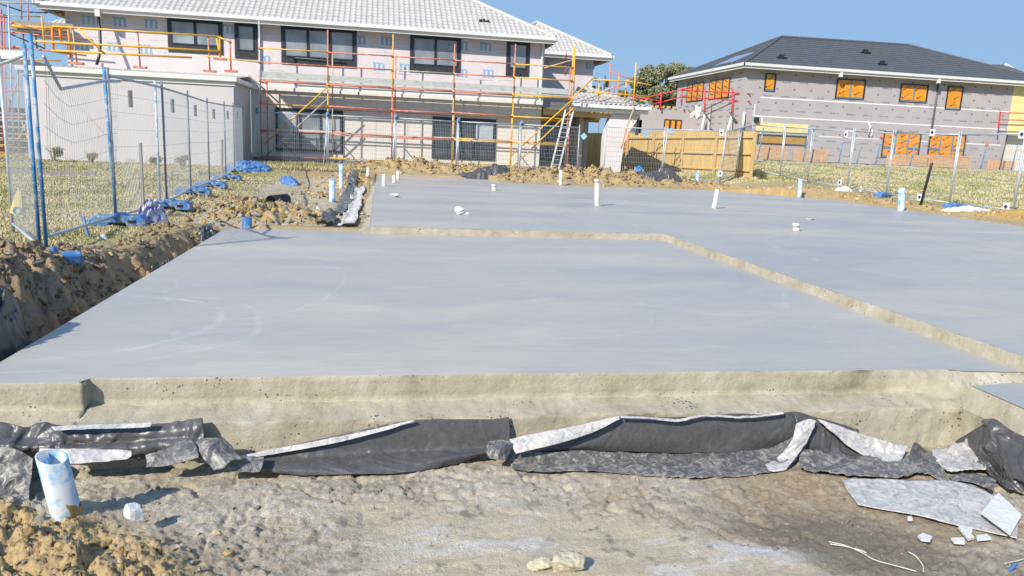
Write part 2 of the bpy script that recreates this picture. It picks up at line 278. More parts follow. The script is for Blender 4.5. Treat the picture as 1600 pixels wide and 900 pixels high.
# ------------------------------------------------------------------ mesh builder
class MB:
    def __init__(s): s.v = []; s.f = []
    def quad(s, a, b, c, d):
        k = len(s.v); s.v += [tuple(a), tuple(b), tuple(c), tuple(d)]; s.f.append((k, k+1, k+2, k+3)); return s
    def box(s, x0, x1, y0, y1, z0, z1, rot=None, o=(0, 0, 0)):
        k = len(s.v); P = [(x, y, z) for z in (z0, z1) for x, y in ((x0, y0), (x1, y0), (x1, y1), (x0, y1))]
        if rot is not None: P = [tuple(rot @ Vector(p) + Vector(o)) for p in P]
        s.v += P; s.f += [(k, k+3, k+2, k+1), (k+4, k+5, k+6, k+7), (k, k+1, k+5, k+4), (k+1, k+2, k+6, k+5), (k+2, k+3, k+7, k+6), (k+3, k, k+4, k+7)]
        return s
    def bar(s, a, b, w, h):      # rectangular bar a->b, w horizontal, h vertical-ish
        a = Vector(a); b = Vector(b); d = (b-a); L = d.length
        q = d.to_track_quat('Z', 'Y').to_matrix()
        return s.box(-w/2, w/2, -h/2, h/2, 0, L, rot=q, o=a)
    def tube(s, pts, r, n=8, caps=True, r2=None):
        pts = [Vector(p) for p in pts]; k0 = len(s.v); m = len(pts)
        ref = None
        for i, p in enumerate(pts):
            d = (pts[min(i+1, m-1)]-pts[max(i-1, 0)]).normalized()
            if ref is None:
                ref = Vector((0, 0, 1)) if abs(d.z) < .9 else Vector((1, 0, 0))
            a = d.cross(ref).normalized(); c = d.cross(a).normalized(); ref = -c if False else ref
            rr = r if r2 is None else r+(r2-r)*i/(m-1)
            for j in range(n):
                t = 2*math.pi*j/n; q = p+a*(rr*math.cos(t))+c*(rr*math.sin(t)); s.v.append(tuple(q))
        for i in range(m-1):
            for j in range(n):
                a = k0+i*n+j; b = k0+i*n+(j+1) % n; s.f.append((a, b, b+n, a+n))
        if caps:
            s.f.append(tuple(k0+j for j in range(n))[::-1]); s.f.append(tuple(k0+(m-1)*n+j for j in range(n)))
        return s
    def pipe(s, a, b, r, wall=.006, n=28, cut=0.0, blend=0.0):   # open hollow pipe a->b
        a = Vector(a); b = Vector(b); d = (b-a).normalized(); u = d.cross(Vector((0, 1, .01))).normalized(); v = d.cross(u).normalized(); k = len(s.v)
        for (p, rr) in ((a, r), (b, r), (b, r-wall), (a+(b-a)*.3, r-wall)):
            for j in range(n):
                t = 2*math.pi*j/n; q = p+u*(rr*math.cos(t))+v*(rr*math.sin(t))
                if p is b: q = q+d*(cut*math.cos(t)+blend*math.sin(2.3*t))
                s.v.append(tuple(q))
        for i in range(3):
            for j in range(n):
                A = k+i*n+j; B = k+i*n+(j+1) % n; s.f.append((A, B, B+n, A+n))
        s.f.append(tuple(k+3*n+j for j in range(n)))
        return s
    def prism(s, poly, y0, y1):       # polygon in XZ extruded along Y
        k = len(s.v); n = len(poly)
        s.v += [(x, y0, z) for x, z in poly]+[(x, y1, z) for x, z in poly]
        s.f.append(tuple(range(k, k+n))); s.f.append(tuple(range(k+2*n-1, k+n-1, -1)))
        for i in range(n):
            j = (i+1) % n; s.f.append((k+j, k+i, k+n+i, k+n+j))
        return s
    def slabpoly(s, poly, z0, z1):
        k = len(s.v); n = len(poly)
        s.v += [(x, y, z0) for x, y in poly]+[(x, y, z1) for x, y in poly]
        s.f.append(tuple(range(k+n-1, k-1, -1))); s.f.append(tuple(range(k+n, k+2*n)))
        for i in range(n):
            j = (i+1) % n; s.f.append((k+i, k+j, k+n+j, k+n+i))
        return s
    def add(s, o, off=(0, 0, 0)):
        k = len(s.v); s.v += [(x+off[0], y+off[1], z+off[2]) for x, y, z in o.v]; s.f += [tuple(i+k for i in f) for f in o.f]; return s

ORI = {}
def part(name, mb, m, parent, smooth=False, label=None, bevel=0, extra=()):
    o = ORI.get(parent, (0, 0, 0)); base = MB(); base.add(mb); mi = [0]*len(mb.f)
    for i, (b2, m2) in enumerate(extra): base.add(b2); mi += [i+1]*len(b2.f)
    mb = base
    me = bpy.data.meshes.new(name); me.from_pydata([(x-o[0], y-o[1], z-o[2]) for x, y, z in mb.v], [], mb.f); me.materials.append(m)
    for b2, m2 in extra: me.materials.append(m2)
    if extra: me.polygons.foreach_set('material_index', mi)
    if smooth:
        for p in me.polygons: p.use_smooth = True
    me.update(); ob = bpy.data.objects.new(name, me); COL.objects.link(ob); ob.parent = parent; ORI[ob] = o
    if label: ob['label'] = label
    if bevel:
        b = ob.modifiers.new('bevel', 'BEVEL'); b.width = bevel; b.segments = 2
    return ob
def thing(name, label, cat, loc=(0, 0, 0), group=None, kind=None):
    o = bpy.data.objects.new(name, None); COL.objects.link(o); o.location = loc; o.empty_display_size = .1
    ORI[o] = tuple(loc); tag(o, label, cat, group, kind); return o
def tag(o, label=None, cat=None, group=None, kind=None):
    if label: o['label'] = label
    if cat: o['category'] = cat
    if group: o['group'] = group
    if kind: o['kind'] = kind
    return o
def solo(name, mb, m, label, cat, group=None, loc=None, smooth=False, kind=None, bevel=0):
    vs = np.array(mb.v)
    if loc is None: loc = ((vs[:, 0].min()+vs[:, 0].max())/2, (vs[:, 1].min()+vs[:, 1].max())/2, vs[:, 2].min())
    loc = tuple(float(c) for c in loc)
    ob = part(name, mb, m, None, smooth, bevel=bevel)
    ob.data.transform(Matrix.Translation((-loc[0], -loc[1], -loc[2]))); ob.location = loc; ORI[ob] = loc
    return tag(ob, label, cat, group, kind)
def autosmooth(ob, ang=40):
    for e in ob.data.edges: pass
    return ob
def dup(root, loc, rotz=0, label=None):
    r = root.copy(); COL.objects.link(r); r.location = loc; r.rotation_euler = (0, 0, rotz)
    if label: r['label'] = label
    for ch in list(root.children):
        c = ch.copy(); COL.objects.link(c); c.parent = r
        for g in ch.children:
            d = g.copy(); COL.objects.link(d); d.parent = c
    return r
def np_mesh(name, V, F, m, colors=None, smooth=False):
    me = bpy.data.meshes.new(name); nv = len(V); nf, k = F.shape
    me.vertices.add(nv); me.vertices.foreach_set('co', V.astype(np.float32).ravel())
    me.loops.add(nf*k); me.loops.foreach_set('vertex_index', F.astype(np.int32).ravel())
    me.polygons.add(nf); me.polygons.foreach_set('loop_start', np.arange(0, nf*k, k, dtype=np.int32)); me.polygons.foreach_set('loop_total', np.full(nf, k, dtype=np.int32))
    if smooth: me.polygons.foreach_set('use_smooth', np.ones(nf, dtype=bool))
    me.update(calc_edges=True); me.materials.append(m)
    if colors is not None:
        a = me.color_attributes.new('Col', 'FLOAT_COLOR', 'POINT'); c4 = np.ones((nv, 4), dtype=np.float32); c4[:, :3] = colors; a.data.foreach_set('color', c4.ravel())
    ob = bpy.data.objects.new(name, me); COL.objects.link(ob); return ob
ORD = ['first', 'second', 'third', 'fourth', 'fifth', 'sixth', 'seventh', 'eighth', 'ninth', 'tenth', 'eleventh', 'twelfth']

# ------------------------------------------------------------------ ground
GX0, GX1, GY0, GY1 = -2.19, 4.40, 4.37, 11.4         # garage pour
HOUSE = [(4.42, 4.24), (13.8, 4.24), (13.8, 20.8), (12.6, 22.6), (10.4, 24.6), (7.2, 24.2), (5.0, 24.3), (3.9, 26.2), (-.13, 26.9), (-.13, 11.15), (4.42, 11.15)]
def inside_slab(x, y, mrg=0.0):
    a = (x > GX0-mrg) & (x < GX1+.3) & (y > 4.16-mrg) & (y < GY1+.05+mrg)
    b = (x > -.13-mrg) & (x < 13.8+mrg) & (y > 11.1-mrg) & (y < 24.2+mrg)
    c = (x > -.13-mrg) & (x < 3.9+mrg) & (y > 20) & (y < 26.6+mrg)
    d = (x > 4.3) & (x < 13.8+mrg) & (y > 4.2-mrg) & (y < 12)
    e = (x > 3.89-mrg) & (x < 9.2) & (y > 2.6-mrg) & (y < 4.3)
    return a | b | c | d | e
def G0(x, y):               # smooth lie of the land (natural ground)
    z = .03+.17*ss(20, 30, y)+.05*ss(7, 14, y)*0
    right = ss(12, 16, x)
    z = z*(1-right)+right*(.16+.84*ss(18, 43, y)*1.0)
    z = z+np.where(y > 30, ss(9, 19, x)*.12*(1-right), 0)
    z = z+.04*(fbm(x*.25, y*.25, 3, 3)-.5)
    return z
TRX = np.array([2.0, 4.0, 5.0, 6.2, 7.4, 8.6, 9.8, 11.0, 12.0]); TRW = np.array([-2.9, -2.75, -2.62, -2.72, -2.8, -2.86, -2.82, -2.62, -2.5])
def G(x, y, detail=True, want=False):
    x = np.asarray(x, float); y = np.asarray(y, float)
    z = G0(x, y)
    n1 = fbm(x*1.3, y*1.3, 11, 4)-.5
    # pit in front of the slab
    front = 1-ss(4.6, 5.6, y+.35*n1)
    leftside = ss(-3.5, -2.5, x+.5*n1)
    pit = front*leftside
    z = z*(1-pit)+pit*(-.445+.035*(n1)+.05*(1-ss(2.0, 3.4, y)))
    # trench beside the garage pour
    xw = np.interp(y, TRX, TRW)+.16*(fbm(x*0+3, y*2.2, 5, 3)-.5)*2+.30*(fbm(x*5, y*5, 6, 5, .65)-.5)
    tr = ss(0, .34, x-xw)*(1-ss(11.2, 12.2, y))*ss(3.6, 4.6, y)*(1-ss(-2.1, -1.7, x))
    z = np.where(tr > 0, z*(1-tr)+tr*(-.34+.05*n1), z)
    # soil heap along the left of the trench
    hp = blob(x, y, -3.25, 6.3, .75, 1.9, .12)
    lump = clod(x, y, .16, 21)*.11+clod(x, y, .07, 22)*.05
    mask_h = np.clip(hp*1.7-.1, 0, 1)
    z = z+hp*.26+mask_h*(lump)*1.15+mask_h*.10*(fbm(x*3, y*3, 9, 3)-.5)
    rt = ss(-4.6, -3.6, x)*(1-ss(-2.15, -2.0, x))*ss(3.9, 4.6, y)*(1-ss(11.4, 12.2, y))*np.clip(hp*1.5+tr+.12, 0, 1)
    if detail: z = z+rt*(.20*(fbm(x*5, y*5, 23, 6, .72)-.5)+.07*clod(x, y, .10, 24, .6)+.10*(np.abs(fbm(x*2.5, y*2.5, 25, 4)-.5)-.1))
    # excavation spoil behind the garage, left of the house slab
    bh = ss(11.5, 12.1, y)*(1-ss(22.5, 24.5, y))*ss(-3.9, -3.0, x+.6*n1)*(1-ss(-.55, -.3, x))
    z = z-bh*.12
    spoil = np.clip(blob(x, y, -1.75, 13.2, .95, 1.0)+blob(x, y, -2.6, 15.4, .8, 1.3)*.7+blob(x, y, -1.2, 18.7, .8, 1.6)*.4+blob(x, y, -.9, 22.6, .6, 1.9)*1.1, 0, 1.3)
    z = z+spoil*(.16+clod(x, y, .30, 31)*.22+clod(x, y, .13, 32)*.10)
    # spoil bank along the back edge of the house slab
    bk = blob(x, y, 2.2, 27.7, 2.9, .45)+blob(x, y, 6.6, 25.5, 2.3, .62)*1.35+blob(x, y, 9.8, 25.7, 1.7, .55)*.85+blob(x, y, 4.6, 27.0, 1.2, .6)*.8+blob(x, y, .4, 28.0, 1.3, .7)*.7
    bk = np.clip(bk, 0, 1.5)
    z = z+bk*(.17+clod(x, y, .42, 41)*.34+clod(x, y, .19, 42)*.14)
    # flatter sandy bank along the right edge
    rb = blob(x, y, 14.6, 19.2, .75, 6.0)+blob(x, y, 12.6, 24.6, 2.2, 1.0, -.5)*1.2
    rb = np.clip(rb, 0, 1.2)
    z = z+rb*(.03+clod(x, y, .3, 45)*.07+.06*(fbm(x*1.2, y*1.2, 46, 3)-.4))
    sp2 = blob(x, y, 15.1, 15.2, .9, 1.1)
    z = z+sp2*(.16+.1*clod(x, y, .2, 48))
    # heap of clay, near left
    cl = blob(x, y, -1.32, 2.75, .56, .60)+blob(x, y, -.88, 2.38, .46, .34)*.9+blob(x, y, -1.75, 3.3, .34, .36)*.8
    cl = np.clip(cl, 0, 1.1)
    f1 = clod(x, y, .19, 61, .8); f2 = clod(x, y, .085, 62, .7); f3 = clod(x, y, .03, 63, .6)
    z = z+cl*.075+ss(.12, .6, cl)*(f1*.075+f2*.035+f3*.018+.06*(fbm(x*8, y*8, 65, 4)-.5)+.085*(fbm(x*26, y*26, 64, 5, .78)-.5))
    # foreground relief
    sl = slurry(x, y)
    rough = pit*(1-ss(.15, .6, cl))*(1-.85*sl)
    if detail:
        z = z+rough*(.034*(fbm(x*3, y*3, 70, 3)-.5)+.030*(fbm(x*9, y*9, 71, 7, .74)-.5)+.010*clod(x, y, .022, 69, .35)+.022*clod(x, y, .04, 72, .35)*ss(.5, .7, fbm(x*2.2, y*2.2, 73, 2))-.07*np.clip(.07-np.abs(fbm(x*4.5, y*4.5, 78, 4)-.5), 0, 1)*4*ss(.4, .6, fbm(x*1.7, y*1.7, 88, 2)))
        z = z+pit*sl*(.012*(fbm(x*4+3*fbm(x*1.5,y*1.5,75,2), y*22+6*fbm(x*1.5, y*1.5, 79, 3), 75, 3)-.5)+.02*(fbm(x*3.2, y*3.2, 76, 3)-.5))
        nat = (1-pit)
        z = z+nat*.018*(fbm(x*4, y*4, 77, 4)-.5)
    # small ridges by pipe and boulder
    z = z+.06*blob(x, y, -1.42, 3.56, .17, .15)*pit+.09*blob(x, y, .72, 2.52, .11, .08)*(.7+clod(x, y, .05, 81))+.05*blob(x, y, .1, 2.35, .2, .12)*(.6+clod(x, y, .04, 82))
    ins = inside_slab(x, y, -.06)
    z = np.where(ins, np.minimum(z, -.42 if False else -.46), z)
    if want: return z, dict(pit=pit, tr=tr, hp=mask_h, spoil=spoil, bk=bk, rb=rb, cl=cl, sl=sl, bh=bh, f1=f1, f2=f2, sp2=sp2, n1=n1)
    return z
def slurry(x, y):
    s = blob(x, y, .95, 3.02, .80, .42, -.35)*1.4+blob(x, y, .0, 2.9, .45, .25)*.45+blob(x, y, -.1, 3.6, .9, .12)*.35+blob(x, y, 1.55, 2.75, .45, .18, -.25)+blob(x, y, .35, 2.72, .22, .12)+blob(x, y, .55, 3.25, .5, .13, -.2)*.7+blob(x, y, .0, 2.2, .3, .12)*.8
    return np.clip(ss(.25, .8, s+.5*(fbm(x*3.5, y*3.5, 91, 4)-.5)), 0, 1)
def gz(x, y): return float(G(np.array([x], float), np.array([y], float), False)[0])

def build_ground():
    us = np.concatenate([-np.geomspace(60, 1.25, 26), np.arange(-1.2, 1.15, .0025), np.geomspace(1.2, 60, 26)])
    ys = np.concatenate([np.array([-60, -25, -10, -5, -2.5, -1, 0, .6, 1.1, 1.5, 1.8]), 2.0*np.exp(np.arange(0, math.log(16), .0034)), np.geomspace(33, 900, 34)])
    wv = np.where(ys < 1.5, 1.5, ys)
    # shear the fan so that it follows the view to the right
    X = us[None, :]*wv[:, None]+.17*np.clip(ys, 0, 60)[:, None]; Y = np.repeat(ys[:, None], len(us), 1)
    z, d = G(X, Y, True, True)
    nr, nc = X.shape
    col = np.zeros((nr, nc, 3)); c = lambda *a: np.array(a)
    def mixc(mask, cc):
        nonlocal col
        mk = np.clip(mask, 0, 1)[..., None]; col = col*(1-mk)+mk*np.asarray(cc)
    big = fbm(X*.6, Y*.6, 101, 4); med = fbm(X*2.5, Y*2.5, 102, 5, .6); fine = fbm(X*14, Y*14, 103, 4, .65)
    col[:] = c(.36, .33, .16)
    mixc(ss(.42, .62, big+.25*(med-.5)), c(.43, .365, .20)); mixc(ss(.5, .75, med)*.4, c(.23, .235, .09))
    # bare soil near the slabs
    bare = np.clip(ss(-3.35, -2.6, X+.7*(med-.5))*(X < 3)*(1-ss(26.5, 28, Y))+((X >= 3) & (X < 13))*(1-ss(26.8, 28.5, Y+(med-.5))), 0, 1)
    bare = np.maximum(bare, (X > 3)*(1-ss(15.4, 16.8, X+1.5*(med-.5)))*(1-ss(25.5, 27.5, Y)))
    mixc(bare, c(.36, .285, .165)); mixc(bare*ss(.45, .7, med), c(.43, .30, .13)); mixc(bare*ss(.55, .8, fine)*.6, c(.30, .24, .15))
    mixc(d['bh'], c(.41, .34, .225)); mixc(d['bh']*ss(.5, .7, med), c(.46, .41, .31))
    mixc(ss(.25, .6, d['spoil']), c(.45, .31, .13)); mixc(ss(.3, .6, d['spoil'])*ss(.5, .7, fine), c(.43, .36, .24))
    mixc(ss(.2, .5, d['bk']), c(.38, .285, .14)); mixc(ss(.3, .6, d['bk'])*ss(.5, .7, med), c(.31, .23, .13))
    mixc(ss(.2, .6, d['rb']), c(.44, .31, .13)); mixc(ss(.2, .6, d['rb'])*ss(.5, .72, med)*.7, c(.50, .40, .24)); mixc(ss(.2, .5, d['sp2']), c(.46, .30, .10))
    # trench wall and heap
    mixc((d['tr'] > .02)*1.0*(1-d['pit']*0), c(.40, .285, .165)); mixc((d['tr'] > .02)*ss(.5, .7, med), c(.46, .33, .19)); mixc((d['tr'] > .9)*.7, c(.2, .165, .12))
    mixc(ss(.1, .5, d['hp']), c(.33, .235, .145)); mixc(ss(.1, .5, d['hp'])*ss(.5, .66, med), c(.41, .29, .165)); mixc(ss(.2, .5, d['hp'])*ss(.55, .7, fine)*.7, c(.26, .22, .17))
    # pit floor
    p = d['pit']*(Y < 5.4); fl = p*(1-ss(.2, .6, d['hp']))
    mixc(fl, c(.43, .365, .265)); mixc(fl*ss(.42, .6, med), c(.50, .44, .335)); mixc(fl*ss(.52, .66, fine)*.7, c(.54, .495, .41)); mixc(fl*ss(.56, .68, fbm(X*24, Y*24, 118, 3))*.6, c(.27, .235, .18))
    mixc(fl*ss(.6, .74, big+.2*(fine-.5))*.7, c(.36, .235, .12))
    wet = blob(X, Y, 2.15, 3.0, .50, .32, -.2)*1.2+blob(X, Y, -.72, 2.85, .12, .2)+blob(X, Y, 2.6, 2.6, .7, .25)*.55
    mixc(fl*np.clip(wet+.5*(fine-.5), 0, 1)*.8, c(.17, .155, .125))
    cw = ss(.12, .5, d['cl'])
    mixc(cw, c(.52, .375, .19)); mixc(cw*ss(.48, .62, med), c(.56, .455, .30)); mixc(cw*ss(.56, .68, fbm(X*5, Y*5, 117, 4)), c(.48, .45, .38)); mixc(cw*ss(.6, .75, fine)*.6, c(.42, .30, .15))
    mixc(blob(X, Y, -.65, 2.28, .28, .12)+blob(X, Y, .0, 2.55, .12, .08)*.8+blob(X, Y, -1.05, 2.22, .3, .09)*.7, c(.36, .17, .06))
    s = d['sl']*p
    mixc(s, c(.53, .455, .32)); mixc(s*ss(.52, .64, fbm(X*3, Y*7, 110, 5, .6)), c(.58, .54, .47)); mixc(s*ss(.55, .7, fine)*.5, c(.42, .37, .27))
    mixc((blob(X, Y, .36, 2.72, .17, .09)+blob(X, Y, -.25, 2.25, .2, .06)+blob(X, Y, 1.75, 2.95, .22, .05, -.3))*1.0*ss(.3, .5, fine), c(.56, .545, .52))
    # dark specks
    mixc(fl*ss(.68, .8, fbm(X*11, Y*11, 111, 4))*.7, c(.2, .175, .14))
    idx = np.arange(nr*nc).reshape(nr, nc)
    F = np.stack([idx[:-1, :-1], idx[:-1, 1:], idx[1:, 1:], idx[1:, :-1]], -1).reshape(-1, 4)
    V = np.stack([X, Y, z], -1).reshape(-1, 3)
    ob = np_mesh('ground', V, F, MATS['earth'], col.reshape(-1, 3), True)
    return tag(ob, kind='structure')
build_ground()

# loose clods and crumbs, merged: nobody could count them
_ico = None
def ico():
    global _ico
    if _ico is None:
        bm = bmesh.new(); bmesh.ops.create_icosphere(bm, subdivisions=2, radius=1); bm.verts.ensure_lookup_table()
        V = np.array([v.co[:] for v in bm.verts]); F = np.array([[v.index for v in f.verts] for f in bm.faces]); bm.free(); _ico = (V, F)
    return _ico
def clods(name, pts, sizes, cols, label, sink=.3):
    V0, F0 = ico(); n = len(pts); allV = np.zeros((n, len(V0), 3)); allC = np.zeros((n, len(V0), 3))
    z = G(pts[:, 0], pts[:, 1])
    for i in range(n):
        q = rng.normal(size=3); sc3 = rng.uniform(.6, 1.25, 3)
        ph = rng.uniform(0, 6, 3); d = 1+.17*np.sin(V0 @ (rng.normal(size=3)*3)+ph[0])+.13*np.sin(V0 @ (rng.normal(size=3)*6)+ph[1])+.07*np.sin(V0 @ (rng.normal(size=3)*11)+ph[2])
        v = V0*d[:, None]
        for _k in range(9):
            nn_ = rng.normal(size=3); nn_ /= np.linalg.norm(nn_); cut = rng.uniform(.30, .8); ex = v @ nn_ - cut; v = v-np.clip(ex, 0, None)[:, None]*nn_
        v = v*(1+.25*np.sin(v@rng.normal(size=3)*8+1)[:, None]+.2*np.sin(v@rng.normal(size=3)*14)[:, None])+rng.normal(0, .09, v.shape); v = v*sc3; a = rng.uniform(0, 6.28); ca, sa = math.cos(a), math.sin(a)
        v = v @ np.array([[ca, -sa, 0], [sa, ca, 0], [0, 0, 1]]); b = rng.uniform(-.6, .6); v = v @ np.array([[1, 0, 0], [0, math.cos(b), -math.sin(b)], [0, math.sin(b), math.cos(b)]])
        allV[i] = v*sizes[i]+np.array([pts[i, 0], pts[i, 1], z[i]+sizes[i]*rng.uniform(-.35, .25)]); allC[i] = cols[i]
    F = (F0[None]+(np.arange(n)*len(V0))[:, None, None]).reshape(-1, 3)
    ob = np_mesh(name, allV.reshape(-1, 3), F, MATS['clod'], allC.reshape(-1, 3), False)
    return tag(ob, label, 'soil', kind='stuff')
def pick(cols, n):
    c = np.array(cols)[rng.integers(0, len(cols), n)]*rng.uniform(.8, 1.15, (n, 1)); return c
def scatter(n, x0, x1, y0, y1, dens):
    out = []
    while len(out) < n:
        x = rng.uniform(x0, x1, 4000); y = rng.uniform(y0, y1, 4000); k = rng.uniform(0, 1, 4000) < dens(x, y); k &= ~inside_slab(x, y, .03)
        out += list(np.stack([x[k], y[k]], 1))
    return np.array(out[:n])
P = scatter(2300, -2.3, -.2, 1.9, 3.7, lambda x, y: np.clip(blob(x, y, -1.32, 2.72, .55, .6)+blob(x, y, -.95, 2.35, .5, .3)+blob(x, y, -1.75, 3.3, .3, .4)*.6, 0, 1))
clods('clay_clods', P, .003+.028*rng.uniform(0, 1, len(P))**7, pick([(.50, .34, .15), (.53, .40, .22), (.42, .29, .13), (.48, .36, .2), (.43, .39, .32)], len(P)), 'crumbly orange clay clods heaped in the near left corner')
P = scatter(1500, -2.3, 4.0, 1.9, 4.1, lambda x, y: .35*(1-slurry(x, y))+.5*(fbm(x*3, y*3, 73, 2) > .55))
clods('soil_crumbs', P, .003+.013*rng.uniform(0, 1, len(P))**4, pick([(.36, .31, .23), (.42, .38, .30), (.27, .23, .17), (.5, .46, .38)], len(P)), 'small grey brown soil crumbs scattered in front of the slab footing')
P = scatter(1900, -4.6, -2.25, 4.3, 8.8, lambda x, y: np.clip(blob(x, y, -3.2, 6.3, .8, 1.9, .12)*1.2, 0, 1))
clods('heap_clods', P, .008+.045*rng.uniform(0, 1, len(P))**3, pick([(.27, .19, .12), (.34, .24, .14), (.30, .26, .20), (.38, .26, .13)], len(P)), 'dark brown clods of the spoil heap left of the trench')
P = scatter(1500, -3.1, -2.3, 4.6, 11.2, lambda x, y: .25+.75*(fbm(x*3, y*3, 27, 3) > .5))
clods('bank_crumbs', P, .008+.05*rng.uniform(0, 1, len(P))**3.5, pick([(.40, .28, .16), (.46, .33, .18), (.36, .27, .17), (.46, .35, .20)], len(P)), 'brown clods broken from the trench bank beside the near slab')
P = scatter(2600, -3.6, -.2, 11.5, 24.5, lambda x, y: np.clip(blob(x, y, -1.75, 13.2, 1.05, 1.1)+blob(x, y, -2.6, 15.4, .9, 1.4)*.8+blob(x, y, -1.2, 18.7, .8, 1.6)*.4+blob(x, y, -.9, 22.6, .7, 1.9), 0, 1))
clods('spoil_clods', P, .012+.07*rng.uniform(0, 1, len(P))**3, pick([(.40, .28, .12), (.46, .37, .22), (.34, .22, .10), (.44, .40, .30)], len(P)), 'yellow clay clods piled behind the near slab')
P = scatter(3200, -1, 12.5, 24.2, 29, lambda x, y: np.clip(blob(x, y, 2.2, 27.7, 2.9, .55)+blob(x, y, 6.6, 25.5, 2.4, .7)*1.3+blob(x, y, 9.8, 25.7, 1.8, .65)*.9+blob(x, y, 4.6, 27, 1.2, .7)*.8, 0, 1))
clods('bank_clods', P, .018+.085*rng.uniform(0, 1, len(P))**2.6, pick([(.42, .31, .15), (.47, .38, .23), (.33, .23, .12), (.38, .27, .13)], len(P)), 'yellow brown clods in the bank along the far slab edge')
P = scatter(700, 11, 16, 13, 26, lambda x, y: np.clip(blob(x, y, 14.6, 19.2, .8, 6)+blob(x, y, 12.6, 24.6, 2.2, 1)*1, 0, 1))
clods('sandy_clods', P, .015+.07*rng.uniform(0, 1, len(P))**3, pick([(.46, .31, .12), (.5, .4, .24), (.38, .27, .14)], len(P)), 'sandy orange clods along the right edge of the slab')

# grass
def grass(name, n, x0, x1, y0, y1, dens, h0, h1, label, wk=1.0):
    P = scatter(n, x0, x1, y0, y1, dens); z = G(P[:, 0], P[:, 1]); n = len(P)
    dist = np.hypot(P[:, 0], P[:, 1]); a = rng.uniform(0, 6.28, n); h = rng.uniform(h0, h1, n)*(.8+.5*fbm(P[:, 0]*.8, P[:, 1]*.8, 120, 3))*(.8+.02*dist)
    wd = (.004+.0007*dist)*wk; lean = rng.normal(0, .6, (n, 2))*h[:, None]
    V = np.zeros((n, 3, 3)); V[:, 0, 0] = P[:, 0]-np.cos(a)*wd; V[:, 0, 1] = P[:, 1]-np.sin(a)*wd; V[:, 1, 0] = P[:, 0]+np.cos(a)*wd; V[:, 1, 1] = P[:, 1]+np.sin(a)*wd
    V[:, 0, 2] = V[:, 1, 2] = z-.01; V[:, 2, 0] = P[:, 0]+lean[:, 0]; V[:, 2, 1] = P[:, 1]+lean[:, 1]; V[:, 2, 2] = z+h
    f = fbm(P[:, 0]*.9, P[:, 1]*.9, 121, 4)+rng.normal(0, .07, n)
    g = np.array([.32, .31, .12]); dry = np.array([.53, .455, .26]); k = ss(.33, .56, f)[:, None]
    C = g*(1-k)+dry*k; C = C*rng.uniform(.85, 1.15, (n, 1)); C = np.repeat(C[:, None], 3, 1)
    F = np.arange(n*3).reshape(n, 3)
    ob = np_mesh(name, V.reshape(-1, 3), F, MATS['grass_blades'], C.reshape(-1, 3)); return tag(ob, label, 'grass', kind='stuff')
grass('paddock_grass', 190000, -16, -2.75, 7.0, 30.5, lambda x, y: np.clip((1-ss(-3.5, -2.8, x+.5*(fbm(x*2, y*2, 102, 3)-.5)))*(.35+.65*ss(.35, .55, fbm(x, y, 130, 4)))*(1.6-y/24)*(1-.9*blob(x, y, -3.3, 6.3, .7, 2)), 0, 1), .012, .035, 'short dry yellow green grass inside the left fence')
grass('back_grass', 12000, -5, 0.2, 26.5, 29.8, lambda x, y: ss(.3, .5, fbm(x, y, 131, 3)), .05, .14, 'green tuft grass at the foot of the scaffolding')
grass('verge_grass', 110000, 13, 40, 17, 41.5, lambda x, y: np.clip(ss(15.9, 17.2, x+(fbm(x*2, y*2, 132, 3)-.5)*2)+(y > 27)*.9, 0, 1)*(.4+.6*ss(.35, .5, fbm(x*.6, y*.6, 133, 4))), .022, .055, 'pale green grass strip beyond the right fence', 1.2)

# ------------------------------------------------------------------ concrete slab, one pour with its steps
slab = thing('concrete_slab', 'freshly poured grey concrete house slab with a lower garage area and stepped edge', 'slab', (1.1, 8.0, -.5))
def rough_grid(mb, P00, P10, P01, P11, nu, nv, f):
    """grid patch between four corners, displaced by f(u,v)->Vector"""
    k = len(mb.v); P00, P10, P01, P11 = map(Vector, (P00, P10, P01, P11))
    for j in range(nv+1):
        for i in range(nu+1):
            u = i/nu; v = j/nv; p = (P00*(1-u)+P10*u)*(1-v)+(P01*(1-u)+P11*u)*v; mb.v.append(tuple(p+f(u, v, p)))
    for j in range(nv):
        for i in range(nu):
            a = k+j*(nu+1)+i; mb.f.append((a, a+1, a+nu+2, a+nu+1))
def n1d(x, s): return float(fbm(np.array([x], float), np.array([s*7.7], float), s, 4)[0])-.5
def n2d(x, y, s, o=4): return float(fbm(np.array([x], float), np.array([y], float), s, o)[0])-.5
# garage surface with a slightly wavering front edge
mb = MB(); NX = 160; fr = []
for i in range(NX+1):
    x = GX0+(3.85-GX0)*i/NX; y = 4.37 if x > -1.6 else 4.298
    fr.append((x, y+.006*n1d(x*3, 5)+.004*n1d(x*14, 6)))
poly = fr+[(3.95, 4.33), (4.40, 4.28), (GX1, GY1-.02), (GX0, GY1)]
k = len(poly); mb.v += [(x, y, 0.0) for x, y in poly]; mb.f.append(tuple(range(k)))
mb.quad((GX0, GY1, 0), (GX0, GY1, -.6), (GX0, 4.3, -.6), (GX0, 4.3, 0)); mb.quad((GX0, GY1, 0), (-.13, GY1, 0), (-.13, GY1, -.6), (GX0, GY1, -.6))
part('garage_surface', mb, MATS['slab'], slab)
mb = MB(); z = .1
mb.v += [(x, y, z) for x, y in HOUSE]; mb.f.append(tuple(range(len(HOUSE))))
part('house_surface', mb, MATS['slab'], slab)
mb = MB()
por = [(3.89, 4.165), (3.87, 3.6), (3.85, 2.8), (9, 2.8), (9, 4.235), (4.36, 4.225)]
mb.v += [(x, y, -.05) for x, y in por]; mb.f.append(tuple(range(len(por)))); part('porch_surface', mb, MATS['slab'], slab)
